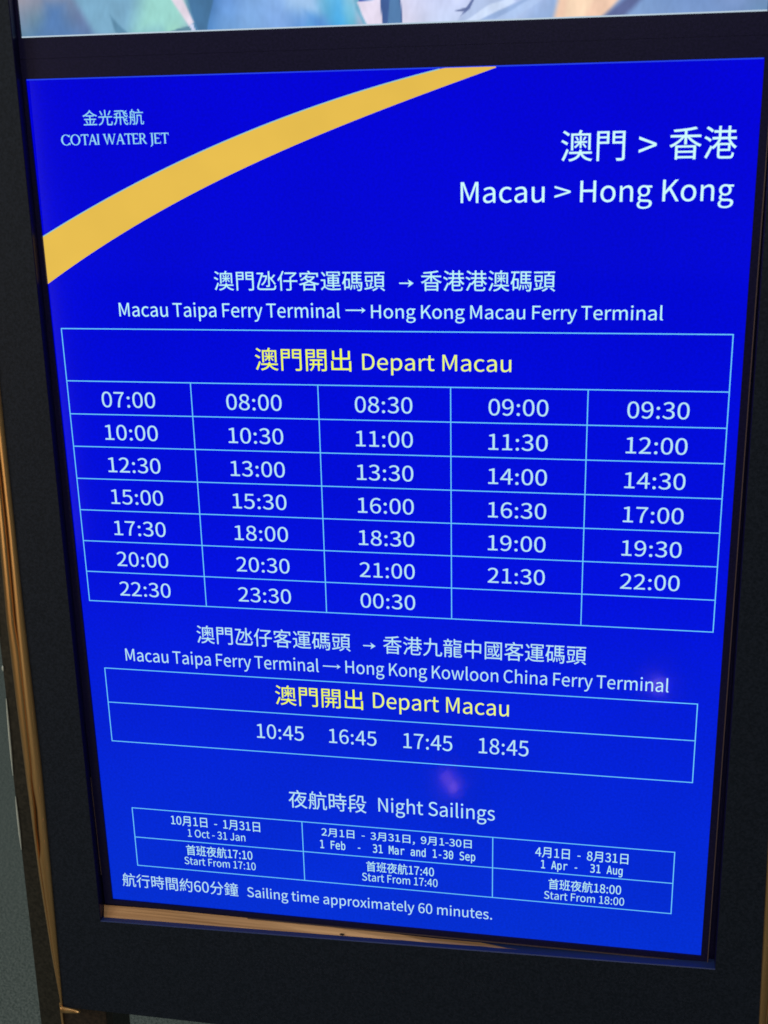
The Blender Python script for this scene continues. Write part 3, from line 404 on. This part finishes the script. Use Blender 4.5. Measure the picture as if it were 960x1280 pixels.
# front and back flanges of the casing, open under the panel so that the carpet shows between its two side posts
for k in range(len(side)-1):
    wl = .062 if side[k+1][0] > -.25 else .062
    v = [bm.verts.new((side[k][1]+(wl if side[k][0] > -.21 else .06), y, side[k][0]+ZP)) for y in (.022,.12)]
    u = [bm.verts.new((side[k+1][1]+(wl if side[k+1][0] > -.21 else .06), y, side[k+1][0]+ZP)) for y in (.022,.12)]
    bm.faces.new((L_[k][0], v[0], u[0], L_[k+1][0])); bm.faces.new((L_[k][1], L_[k+1][1], u[1], v[1])); bm.faces.new((v[0], v[1], u[1], u[0]))
    v2 = [bm.verts.new((.586-q.co.x, q.co.y, q.co.z)) for q in v]; u2 = [bm.verts.new((.586-q.co.x, q.co.y, q.co.z)) for q in u]
    bm.faces.new((Rr_[k][0], Rr_[k+1][0], u2[0], v2[0])); bm.faces.new((Rr_[k][1], v2[1], u2[1], Rr_[k+1][1])); bm.faces.new((v2[0], u2[0], u2[1], v2[1]))
bmesh.ops.remove_doubles(bm, verts=bm.verts[:], dist=.0002)
from_bm('side_casing', K(bm), M_case, kiosk)
def spline(tab, z):
    for (a, va), (b_, vb) in zip(tab, tab[1:]):
        if b_ <= z <= a: t = (z-a)/(b_-a); return va+(vb-va)*t
    return tab[0][1] if z > tab[0][0] else tab[-1][1]
# glints on the casing's outer corner, modelled as thin pale bead pieces
def tube(bm, pts, r, n=8):
    pr = None
    for i, p in enumerate(pts):
        rr_ = r[i] if isinstance(r, (list, tuple)) else r
        cur = [bm.verts.new((p[0]+rr_*math.cos(2*math.pi*k/n), p[1]+rr_*math.sin(2*math.pi*k/n), p[2])) for k in range(n)]
        if pr:
            for k in range(n): bm.faces.new((pr[k], pr[(k+1) % n], cur[(k+1) % n], cur[k]))
        pr = cur
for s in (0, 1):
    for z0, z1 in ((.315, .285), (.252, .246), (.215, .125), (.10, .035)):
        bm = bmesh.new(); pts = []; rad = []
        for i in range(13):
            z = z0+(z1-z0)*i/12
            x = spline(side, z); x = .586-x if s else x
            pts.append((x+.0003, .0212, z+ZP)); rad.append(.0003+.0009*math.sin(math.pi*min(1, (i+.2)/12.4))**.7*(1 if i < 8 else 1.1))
        tube(bm, pts, rad); from_bm('worn_edge', K(bm), M_bead, kiosk, True)  # pale beads stand for glints on the casing edge
# brass edge trim: two convex strips with a groove between, shaped to stand for dark reflected streaks, tapering towards the foot
t_in = [(1.36,-.0385),(.4922,-.0523),(.3327,-.0551),(.1584,-.0564),(-.0333,-.0624),(-.1386,-.0659)]
t_out = [(1.36,-.064),(.4919,-.0690),(.3148,-.0756),(.2286,-.0763),(.1384,-.0761),(.0246,-.0756),(-.075,-.0726),(-.1386,-.0688)]
g_c = [(1.36,-.052),(.4611,-.0610),(.4138,-.0618),(.357,-.0636),(.3153,-.0650),(.2858,-.0645),(.16,-.0672),(.1400,-.0690),(.1112,-.0682),(.0827,-.0700),(.064,-.0700),(.0521,-.0716),(-.1386,-.0676)]
g_w = [(1.36,.0024),(.4138,.0026),(.3153,.0024),(.2858,.0002),(.16,.0002),(.1400,.0008),(.1112,.0030),(.0827,.0038),(.062,.0034),(.0521,.0004),(-.1386,.00016)]
def trim(sgn, shift):
    bm = bmesh.new(); N_ = 110
    for part in (0, 1):
        pr = None
        for i in range(N_+1):
            z = 1.36-(1.36+.1386)*(i/N_)**.85
            a, o_, g, gw = spline(t_in, z), spline(t_out, z), spline(g_c, z), spline(g_w, z)
            x0, x1 = (a, g+gw/2) if part == 0 else (g-gw/2, o_)
            if abs(x0-x1) < .0004: x1 = x0-.0004
            cur = []
            for k in range(9):
                t = k/8; hgt = math.sin(math.pi*t)**.6*min(.0022, abs(x1-x0)*.22)
                x = x0+(x1-x0)*t
                cur.append(bm.verts.new((shift+sgn*x, YF-.001-hgt+(t*.003 if part else 0), z+ZP)))
            cur.append(bm.verts.new((shift+sgn*x1, YF+.012, z+ZP))); cur.append(bm.verts.new((shift+sgn*x0, YF+.012, z+ZP)))
            if pr:
                n = len(cur)
                for k in range(n): bm.faces.new((pr[k], pr[(k+1) % n], cur[(k+1) % n], cur[k]))
            pr = cur
    return from_bm('edge_trim', K(bm), M_brass, kiosk, True)
trim(1, 0)
trim(-1, .5938)
# floor of the groove
for s in (0, 1):
    bm = bmesh.new()
    pr = None
    for z in (1.36, .9, .49, .33, .16, 0, -.08, -.1386):
        a, o_ = spline(t_in, z)-.0006, spline(t_out, z)+.0006
        if s: a, o_ = .5938-a, .5938-o_
        cur = [bm.verts.new((a, YF+.004, z+ZP)), bm.verts.new((o_, YF+.004, z+ZP)), bm.verts.new((o_, YF+.011, z+ZP)), bm.verts.new((a, YF+.011, z+ZP))]
        if pr:
            for k in range(4): bm.faces.new((pr[k], pr[(k+1) % 4], cur[(k+1) % 4], cur[k]))
        pr = cur
    from_bm('trim_groove', K(bm), M_case, kiosk)  # dark groove stands for reflected streaks in the brass
# foot piece of the trim, tapering to the right under the panel
bm = bmesh.new(); pr = None
for i in range(13):
    t = i/12; hh = .0050*(1-t)**.5+.0003; x = -.0678+t*.0225; zc = -.1385-.0004*t
    cur = [bm.verts.new((x, YF-.002+.002*math.cos(a)*-1, zc+hh*math.sin(a)*.9+ZP)) for a in [k*math.pi/4 for k in range(8)]]
    if pr:
        for k in range(8): bm.faces.new((pr[k], pr[(k+1) % 8], cur[(k+1) % 8], cur[k]))
    else: bm.faces.new(cur)
    pr = cur
bm.faces.new(pr[::-1]); from_bm('trim_foot', K(bm), M_brass, kiosk, True)
# stand posts below the panel, each with a brass corner line
for s in (0, 1):
    x0, x1 = (-.0755, -.0235) if not s else (.6095, .6615)
    Kbox('stand_post', M_leg, x0, x1, YF+.013, .019, -.85+.002, -.1395, .002)
    xc = x0+.001 if not s else x1-.001
    Kbox('corner_line', M_brass, xc-.0012, xc+.0012, YF+.0100, YF+.0128, -.85+.002, -.1415, .0004)

# ---------------------------------------------------------------- lower monitor: the timetable
tt = thing('timetable_monitor', 'lower monitor lit blue with white ferry departure times and a yellow arc', 'monitor', (0, 0, BASE))
SW, SH = .6, .8118
def frame(name, parent, xo0, xo1, zo0, zo1, xi0, xi1, zi0, zi1, yf, yb, m, bw=.0008):
    bm = bmesh.new()
    o0 = [bm.verts.new((x, yf, z)) for x, z in ((xo0,zo0),(xo1,zo0),(xo1,zo1),(xo0,zo1))]; o1 = [bm.verts.new((v.co.x, yb, v.co.z)) for v in o0]
    i0 = [bm.verts.new((x, yf, z)) for x, z in ((xi0,zi0),(xi1,zi0),(xi1,zi1),(xi0,zi1))]; i1 = [bm.verts.new((v.co.x, yb, v.co.z)) for v in i0]
    for k in range(4):
        n = (k+1) % 4
        for f in ((o0[k], o0[n], i0[n], i0[k]), (o1[k], i1[k], i1[n], o1[n]), (o0[k], o1[k], o1[n], o0[n]), (i0[k], i0[n], i1[n], i1[k])): bm.faces.new(f)
    bmesh.ops.bevel(bm, geom=[e for e in bm.edges if all(abs(v.co.y-yf) < 1e-6 for v in e.verts) and (e.verts[0] in o0+i0 and e.verts[1] in o0+i0) and len({e.verts[0] in o0, e.verts[1] in o0}) == 1], offset=bw, segments=2, affect='EDGES')
    return from_bm(name, bm, m, parent)
frame('bezel', tt, -.0088, .6060, -.0058, .82755, 0, .6, 0, SH, -.0022, .004, M_bezel, .0002)
# thin brownish line round the bezel's outer edge
def line_strip(bm, pts, wd, y):
    for (a, b_) in zip(pts, pts[1:]):
        d = Vector((b_[0]-a[0], b_[1]-a[1])).normalized(); n = Vector((-d.y, d.x))*wd/2
        bm.faces.new([bm.verts.new((p[0]+s_*n.x, y, p[1]+s_*n.y)) for p, s_ in ((a,-1),(b_,-1),(b_,1),(a,1))])
bm = bmesh.new()
add_box(bm, .6060, .6068, -.0030, .0005, -.006, .79)
add_box(bm, .147, .6060, -.0030, .0005, -.0067, -.0059)
add_box(bm, -.0095, -.0089, -.0028, .0005, .03, .145)
from_bm('bezel_rim', bm, M_rim, tt)
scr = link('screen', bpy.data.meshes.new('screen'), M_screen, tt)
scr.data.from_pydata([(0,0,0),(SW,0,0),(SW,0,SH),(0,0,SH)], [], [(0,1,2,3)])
bm = bmesh.new(); add_box(bm, .0, .6, .0045, .03, .0, .81); from_bm('rear_housing', bm, M_bezel, tt)
# golden arc
UP = [[-0.0005, 0.6815], [0.0366, 0.7004], [0.0825, 0.722], [0.1161, 0.7374], [0.1561, 0.7529], [0.1986, 0.7687], [0.2366, 0.7811], [0.2737, 0.7913], [0.3068, 0.7997], [0.3516, 0.8105]]
LO = [[-0.0001, 0.6391], [0.0325, 0.6614], [0.0717, 0.6839], [0.1097, 0.7032], [0.1467, 0.7193], [0.1828, 0.7345], [0.218, 0.7481], [0.2526, 0.7614], [0.2864, 0.7738], [0.3065, 0.7845], [0.3521, 0.7967], [0.4004, 0.8104]]
def samp(tab, x):
    for (a, za), (b_, zb_) in zip(tab, tab[1:]):
        if a <= x <= b_: return za+(zb_-za)*(x-a)/(b_-a)
    return tab[-1][1]
def quadfit(tab):              # smooth cubic through the measured rim of the arc
    n = 4; A_ = [[0.]*n for _ in range(n)]; B_ = [0.]*n
    for x, z in tab:
        for i in range(n):
            B_[i] += z*x**i
            for j in range(n): A_[i][j] += x**(i+j)
    for i in range(n):
        p = A_[i][i]
        for j in range(i+1, n):
            f_ = A_[j][i]/p
            for k in range(i, n): A_[j][k] -= f_*A_[i][k]
            B_[j] -= f_*B_[i]
    X = [0.]*n
    for i in reversed(range(n)): X[i] = (B_[i]-sum(A_[i][j]*X[j] for j in range(i+1, n)))/A_[i][i]
    return lambda x: sum(X[i]*x**i for i in range(n))
fu, fl_ = quadfit(UP), quadfit(LO)
bm = bmesh.new(); pr = None; N_ = 90
for i in range(N_+1):
    x = .0002+.4008*i/N_
    zu, zl = min(fu(x), SH-.0008), min(fl_(x), SH-.0008)
    if zu-zl < 1e-5 and i > 60: break
    cur = [bm.verts.new((x, -.0004, zl)), bm.verts.new((x, -.0004, zu))]
    if pr: bm.faces.new((pr[0], cur[0], cur[1], pr[1]))
    pr = cur
from_bm('golden_arc', bm, INK['swoosh'], scr)
nt = INK['swoosh'].node_tree; tc = nt.nodes.new('ShaderNodeTexCoord'); nz = nt.nodes.new('ShaderNodeTexNoise'); nz.inputs['Scale'].default_value = 14
mr = nt.nodes.new('ShaderNodeMapRange'); mr.inputs['To Min'].default_value = .86; mr.inputs['To Max'].default_value = 1.08
nt.links.new(tc.outputs['Object'], nz.inputs['Vector']); nt.links.new(nz.outputs['Fac'], mr.inputs[0]); nt.links.new(mr.outputs[0], nt.nodes['Principled BSDF'].inputs['Emission Strength'])
bm = bmesh.new()
line_strip(bm, [(x, fu(x)) for x in [.0004+.3515*i/50 for i in range(51)] if fu(x) < SH-.001], .0009, -.0005)
from_bm('arc_outline', bm, INK['swoosh_rim'], scr)
bm = bmesh.new(); line_strip(bm, [(.0005, SH-.0005), (.5995, SH-.0005)], .0009, -.0003); from_bm('screen_top_line', bm, INK['edge'], scr)
# tables
def grid(name, xs, ys, skip_cols_above=None, label=None, wd=.0009):
    bm = bmesh.new(); h = wd/2
    def q(x0, x1, z0, z1, y): bm.faces.new([bm.verts.new(p) for p in ((x0,y,z0),(x1,y,z0),(x1,y,z1),(x0,y,z1))])
    for z in ys: q(xs[0]-h, xs[-1]+h, z-h, z+h, -.0005)
    for i, x in enumerate(xs):
        top = ys[0] if i in (0, len(xs)-1) or skip_cols_above is None else skip_cols_above
        if top is False: continue
        q(x-h, x+h, ys[-1]-h, top+h, -.00052)
    o = from_bm(name, bm, INK['line'], scr)
    if label: o['label'] = label
XS = [.0085,.1260,.2426,.3596,.4761,.5909]; YS = [.6010,.5534,.5227,.4920,.4611,.4303,.3995,.3685,.3383]
grid('table_grid', XS, YS, YS[1], 'large grid of five columns under the first heading')
grid('table_grid', [.0170,.5817], [.2675,.2305,.1875], None, 'small grid with one row of four times')
grid('table_grid', [.0313,.2091,.3986,.5697], [.1122,.0780,.0442], None, 'three column night sailings grid')
TIMES = "07:00 08:00 08:30 09:00 09:30 10:00 10:30 11:00 11:30 12:00 12:30 13:00 13:30 14:00 14:30 15:00 15:30 16:00 16:30 17:00 17:30 18:00 18:30 19:00 19:30 20:00 20:30 21:00 21:30 22:00 22:30 23:30 00:30".split()
for i, tm in enumerate(TIMES):
    r_, c_ = divmod(i, 5); cx = (XS[c_]+XS[c_+1])/2+(-.0012, -.0006, -.0004, -.0001, .001)[c_]
    lettering('departure_time', tm, 'd', 'w3', cx-.0254, cx+.0254, YS[r_+2]+.0070, .0142, scr, 'departure time ' + tm)
RUNS = [
    ('金光飛航', 'c', 'logo', 0.0476, 0.1017, 0.7733, 0.0126, 'logo_lettering'),
    ('COTAI WATER JET', 's', 'logo', 0.0262, 0.1226, 0.7579, 0.0086, 'logo_lettering'),
    ('澳門', 'c', 'w1', 0.4489, 0.4988, 0.7382, 0.0238, 'title_lettering'),
    ('>', 'l', 'w1', 0.5095, 0.5231, 0.7405, 0.0181, 'title_lettering'),
    ('香港', 'c', 'w1', 0.533, 0.584, 0.7384, 0.0246, 'title_lettering'),
    ('Macau', 'l', 'w1', 0.3686, 0.4365, 0.7069, 0.0164, 'title_lettering'),
    ('>', 'l', 'w1', 0.4445, 0.4573, 0.7076, 0.0137, 'title_lettering'),
    ('Hong Kong', 'l', 'w1', 0.4649, 0.584, 0.7067, 0.0166, 'title_lettering'),
    ('澳門氹仔客運碼頭', 'c', 'w2', 0.1541, 0.3043, 0.6353, 0.0169, 'route_lettering'),
    ('香港港澳碼頭', 'c', 'w2', 0.335, 0.4467, 0.6353, 0.0172, 'route_lettering'),
    ('Macau Taipa Ferry Terminal', 'l', 'w2', 0.0649, 0.2646, 0.6123, 0.0119, 'route_lettering'),
    ('Hong Kong Macau Ferry Terminal', 'l', 'w2', 0.2918, 0.5345, 0.6123, 0.0112, 'route_lettering'),
    ('澳門開出', 'c', 'y1', 0.1871, 0.2731, 0.5657, 0.0201, 'heading_lettering'),
    ('Depart Macau', 'l', 'y2', 0.2829, 0.4113, 0.5675, 0.014, 'heading_lettering'),
    ('澳門氹仔客運碼頭', 'c', 'w3', 0.1143, 0.2644, 0.2999, 0.0188, 'route_lettering'),
    ('香港九龍中國客運碼頭', 'c', 'w3', 0.2955, 0.4818, 0.2998, 0.0187, 'route_lettering'),
    ('Macau Taipa Ferry Terminal', 'l', 'w3', 0.04, 0.2329, 0.2769, 0.0128, 'route_lettering'),
    ('Hong Kong Kowloon China Ferry Terminal', 'l', 'w3', 0.2588, 0.5557, 0.2775, 0.0128, 'route_lettering'),
    ('澳門開出', 'c', 'y1', 0.1889, 0.2746, 0.2398, 0.0209, 'heading_lettering'),
    ('Depart Macau', 'l', 'y2', 0.2844, 0.4126, 0.243, 0.016, 'heading_lettering'),
    ('10:45', 'd', 'w3', 0.1682, 0.2151, 0.2025, 0.0153, 'departure_time'),
    ('16:45', 'd', 'w3', 0.2402, 0.2867, 0.2025, 0.0152, 'departure_time'),
    ('17:45', 'd', 'w3', 0.3128, 0.3597, 0.2026, 0.0159, 'departure_time'),
    ('18:45', 'd', 'w3', 0.3848, 0.4314, 0.2027, 0.0161, 'departure_time'),
    ('夜航時段', 'c', 'w3', 0.1968, 0.2749, 0.1273, 0.0203, 'night_sailings_lettering'),
    ('Night Sailings', 'l', 'w3', 0.2869, 0.4004, 0.1308, 0.0151, 'night_sailings_lettering'),
    ('10月1日  -  1月31日', 'c', 'w4', 0.072, 0.1655, 0.096, 0.0113, 'season_lettering'),
    ('1 Oct - 31 Jan', 'l', 'w4', 0.0889, 0.1494, 0.0839, 0.0087, 'season_lettering'),
    ('首班夜航17:10', 'c', 'w4', 0.0858, 0.1556, 0.0619, 0.0123, 'first_sailing_lettering'),
    ('Start From 17:10', 'l', 'w4', 0.0829, 0.1584, 0.051, 0.0086, 'first_sailing_lettering'),
    ('2月1日  -  3月31日,  9月1-30日', 'c', 'w4', 0.2288, 0.3781, 0.0965, 0.0106, 'season_lettering'),
    ('1 Feb  -  31 Mar and 1-30 Sep', 'm', 'w4', 0.227, 0.3816, 0.0839, 0.0092, 'season_lettering'),
    ('首班夜航17:40', 'c', 'w4', 0.2731, 0.3409, 0.0614, 0.0121, 'first_sailing_lettering'),
    ('Start From 17:40', 'l', 'w4', 0.2685, 0.3444, 0.0504, 0.0089, 'first_sailing_lettering'),
    ('4月1日  -  8月31日', 'c', 'w4', 0.4396, 0.5273, 0.0945, 0.0115, 'season_lettering'),
    ('1 Apr -  31 Aug', 'm', 'w4', 0.4455, 0.5225, 0.0825, 0.009, 'season_lettering'),
    ('首班夜航18:00', 'c', 'w4', 0.4529, 0.5219, 0.0595, 0.0122, 'first_sailing_lettering'),
    ('Start From 18:00', 'l', 'w4', 0.4489, 0.5253, 0.0484, 0.0086, 'first_sailing_lettering'),
    ('航行時間約60分鐘', 'c', 'w3', 0.0129, 0.1381, 0.0173, 0.0162, 'sailing_time_lettering'),
    ('Sailing time approximately 60 minutes.', 'l', 'w3', 0.1477, 0.3984, 0.0185, 0.0114, 'sailing_time_lettering'),
]
for text, st, ink, x0, x1, z, h, name in RUNS:
    lettering(name, text, st, ink, x0, x1, z, h, scr, 'reads ' + text if name != 'title_lettering' or text != '>' else 'greater-than sign')
def arrow(x0, x1, z, head, ink='w3'):
    bm = bmesh.new(); wd = .0011
    line_strip(bm, [(x0, z), (x1-.0006, z)], wd, -.0005)
    bm.faces.new([bm.verts.new(p) for p in ((x1, -.00052, z), (x1-head*.6, -.00052, z+head*.42), (x1-head*.42, -.00052, z), (x1-head*.6, -.00052, z-head*.42))])
    from_bm('route_arrow', bm, INK[ink], scr)
for (a, b_, hd), ink in zip([[[0.3164, 0.6418], [0.3286, 0.6418], 0.008], [[0.2696, 0.619], [0.2869, 0.6188], 0.006], [[0.2764, 0.3069], [0.2881, 0.3068], 0.008], [[0.237, 0.2836], [0.254, 0.2834], 0.006]], ('w2','w2','w3','w3')): arrow(a[0], b_[0], (a[1]+b_[1])/2, hd, ink)

# ---------------------------------------------------------------- upper monitor: bottom edge of a picture
um = thing('picture_monitor', 'upper monitor showing the lower edge of a pale blue clothing picture', 'monitor', (0, 0, BASE+.8276))
Z0 = .8443-.8276
frame('bezel', um, -.0088, .6060, 0, .45, .0002, .5998, Z0, .4417, -.0022, .004, M_bezel, .0002)
def pic_mat(name):
    M, nt, b = mat(name, (.01,.01,.01), .18, 0, .35); at_ = nt.nodes.new('ShaderNodeAttribute'); at_.attribute_name = 'picture'
    nt.links.new(at_.outputs['Color'], b.inputs['Emission Color']); b.inputs['Emission Strength'].default_value = 1.0; return M
M_pic = pic_mat('picture_print')
# colours of the picture along its lower edge: x across the screen, rows upwards
COLS = [(0.00,(96,132,160),(120,140,165),(150,150,165)), (.03,(84,128,172),(104,136,160),(140,148,170)), (.06,(84,124,176),(98,128,168),(125,140,170)),
        (.10,(96,128,176),(106,124,165),(112,135,172)), (.125,(128,164,190),(126,164,196),(122,158,196)), (.15,(112,160,184),(120,172,200),(124,180,206)),
        (.18,(120,184,184),(132,192,200),(140,200,205)), (.205,(140,205,185),(160,215,200),(165,215,205)), (.225,(160,215,190),(170,220,205),(200,225,215)),
        (.236,(110,150,165),(190,200,215),(222,216,226)), (.243,(70,120,165),(66,112,160),(72,118,158)), (.27,(84,136,196),(78,130,190),(74,122,184)),
        (.30,(112,160,214),(110,158,220),(104,150,214)), (.33,(122,166,218),(126,170,226),(128,172,228)), (.37,(126,168,228),(132,174,232),(140,182,236)),
        (.40,(100,152,220),(122,170,226),(150,190,232)), (.43,(88,170,215),(96,176,218),(120,192,224)), (.452,(72,165,222),(84,174,228),(100,180,226)),
        (.47,(100,180,210),(120,190,220),(150,205,232)), (.483,(150,175,205),(190,205,230),(226,226,244)), (.50,(228,214,230),(226,218,240),(230,228,246)),
        (.60,(200,214,246),(204,214,248),(200,210,246)), (.66,(190,206,240),(198,210,246),(190,204,242)), (.72,(150,178,222),(160,184,228),(170,190,230)),
        (.755,(140,172,215),(135,170,214),(136,168,212)),
        (.92,(122,154,206),(118,150,204),(112,146,200)),
        (.96,(116,146,196),(122,148,196),(124,150,196)), (1.0,(104,140,180),(112,140,184),(110,138,178))]
def colour_at(u, h):
    for (a, *ca), (b_, *cb) in zip(COLS, COLS[1:]):
        if a <= u <= b_:
            t = (u-a)/(b_-a); t = t*t*(3-2*t); rows = [[ca[r][k]*(1-t)+cb[r][k]*t for k in range(3)] for r in range(3)]
            hh = min(h/.014, 1.999)
            i = int(hh*1.0); f_ = hh-i
            i = min(i, 1); return [rows[i][k]*(1-f_)+rows[i+1][k]*f_ for k in range(3)]
    return COLS[-1][1]
# soft edged cloth folds, a forearm and collar edges: (outline on the screen, colour, edge softness in metres)
SHAPES = [
    ([(0.0434, 0.0567), (0.0644, 0.0169), (0.1255, 0.0168), (0.1244, 0.0536)], (122, 170, 200), 0.00924),
    ([(0.1095, 0.0542), (0.0978, 0.0159), (0.1462, 0.0192), (0.142, 0.053)], (154, 214, 206), 0.02244),
    ([(0.0798, 0.0311), (0.0951, 0.0166), (0.0839, 0.0163)], (92, 138, 168), 0.00264),
    ([(0.0249, 0.0422), (0.0164, 0.0184), (0.0404, 0.0164), (0.0387, 0.0399)], (84, 124, 178), 0.01716),
    ([(0.1282, 0.0499), (0.139, 0.0495), (0.1507, 0.0239), (0.1464, 0.021)], (226, 214, 228), 0.00231),
    ([(0.1234, 0.0157), (0.1367, 0.0195), (0.1478, 0.0216), (0.1493, 0.0148)], (96, 140, 160), 0.00132),
    ([(0.138, 0.0531), (0.1514, 0.0239), (0.1535, 0.0153), (0.1609, 0.0151), (0.168, 0.0401), (0.1662, 0.052)], (68, 114, 156), 0.00165),
    ([(0.1465, 0.0222), (0.1496, 0.0233), (0.1528, 0.0153), (0.1501, 0.0154)], (208, 214, 242), 0.00079),
    ([(0.2244, 0.0498), (0.2302, 0.0331), (0.2561, 0.0251), (0.2544, 0.0487)], (160, 196, 236), 0.01584),
    ([(0.2463, 0.0266), (0.2504, 0.0134), (0.2687, 0.0128), (0.2593, 0.0238)], (88, 146, 216), 0.01188),
    ([(0.2828, 0.0476), (0.2849, 0.03), (0.2935, 0.0138), (0.3013, 0.0136), (0.2995, 0.047)], (112, 176, 206), 0.00264),
    ([(0.2863, 0.0346), (0.3024, 0.0358), (0.3071, 0.014), (0.2961, 0.0137), (0.2899, 0.0251)], (230, 220, 240), 0.00165),
    ([(0.2866, 0.0428), (0.3019, 0.0422), (0.3011, 0.0359), (0.2882, 0.0346)], (62, 92, 190), 0.00106),
    ([(0.3035, 0.0526), (0.32, 0.0519), (0.3231, 0.014), (0.3071, 0.014)], (62, 92, 150), 0.00092),
    ([(0.3134, 0.0406), (0.3198, 0.0404), (0.3225, 0.0143), (0.3103, 0.0144)], (82, 124, 172), 0.00132),
    ([(0.3664, 0.0173), (0.3814, 0.0358), (0.4087, 0.0348), (0.4089, 0.0141)], (178, 196, 232), 0.0033),
    ([(0.3714, 0.0171), (0.3914, 0.0286), (0.4087, 0.0337), (0.4112, 0.0302), (0.3839, 0.0173)], (206, 222, 250), 0.00165),
    ([(0.3827, 0.0173), (0.405, 0.0269), (0.421, 0.0332), (0.4259, 0.0319), (0.3964, 0.018)], (150, 176, 220), 0.00198),
    ([(0.3952, 0.0175), (0.4161, 0.0288), (0.4283, 0.0341), (0.4333, 0.0316), (0.4088, 0.0176)], (172, 196, 236), 0.00198),
    ([(0.3645, 0.0255), (0.3752, 0.0274), (0.3701, 0.0241)], (88, 102, 150), 0.00106),
    ([(0.3733, 0.0275), (0.3777, 0.0342), (0.3801, 0.0341), (0.3758, 0.0262), (0.3683, 0.0207)], (96, 112, 162), 0.00106),
    ([(0.4464, 0.0414), (0.4398, 0.0108), (0.4752, 0.0108), (0.4845, 0.0219), (0.5007, 0.0359)], (243, 204, 178), 0.00594),
    ([(0.4525, 0.0411), (0.4494, 0.0185), (0.4641, 0.0157), (0.4743, 0.038)], (246, 214, 184), 0.00528),
    ([(0.4716, 0.0109), (0.4833, 0.0213), (0.4961, 0.0305), (0.5055, 0.0358), (0.5161, 0.0353), (0.5024, 0.0235), (0.4909, 0.0114)], (92, 104, 152), 0.00594),
]
def inside(poly, x, z):
    ar = sum(p[0]*q[1]-q[0]*p[1] for p, q in zip(poly, poly[1:]+poly[:1])); sg = 1 if ar > 0 else -1
    d = 9.
    for (ax, az), (bx, bz) in zip(poly, poly[1:]+poly[:1]):
        L_ = math.hypot(bx-ax, bz-az); d = min(d, sg*((bx-ax)*(z-az)-(bz-az)*(x-ax))/L_)
    return d
BB = [(min(p[0] for p in q)-sf, max(p[0] for p in q)+sf, min(p[1] for p in q)-sf, max(p[1] for p in q)+sf) for q, rgb, sf in SHAPES]
nx, nz_ = 520, 46
verts, faces, cols = [], [], []
for j in range(nz_+1):
    h = .042*j/34 if j <= 34 else .042+(.425-.042)*(j-34)/(nz_-34)
    for i in range(nx+1):
        u = i/nx; x = .0002+.5996*u; verts.append((x, 0, Z0+h*.998)); hc = min(h, .041)
        wx = .0022*noise.noise((u*40, hc*70, 0)); cc = colour_at(min(1, max(0, u+wx*2)), hc)
        for (q, rgb, sf), bb in zip(SHAPES, BB):
            X_, Z_ = x+wx*.3, Z0+hc+.0006*noise.noise((u*50, hc*60, 9))
            if bb[0] <= X_ <= bb[1] and bb[2] <= Z_ <= bb[3]:
                t = min(1, max(0, .5+inside(q, X_, Z_)/sf)); t = t*t*(3-2*t)
                if t > 0: cc = [v*(1-t)+w2*t for v, w2 in zip(cc, rgb)]
        w_ = 1+.07*noise.noise((u*45, h*60, 3))+.03*noise.noise((u*200, h*160, 5))
        cols.append([lin((min(255, v*w_),))[0] for v in cc]+[1])
for j in range(nz_):
    for i in range(nx):
        a = j*(nx+1)+i; faces.append((a, a+1, a+nx+2, a+nx+1))
pm = bpy.data.meshes.new('screen'); pm.from_pydata(verts, [], faces)
at_ = pm.color_attributes.new('picture', 'FLOAT_COLOR', 'POINT')
for k, c_ in enumerate(cols): at_.data[k].color = c_
ps = link('screen', pm, M_pic, um)
bm = bmesh.new(); line_strip(bm, [(.0004, Z0+.0006), (.5996, Z0+.0006)], .0011, -.0008); from_bm('picture_edge_line', bm, emit_mat('picture_edge_ink', (186,206,222)), ps)
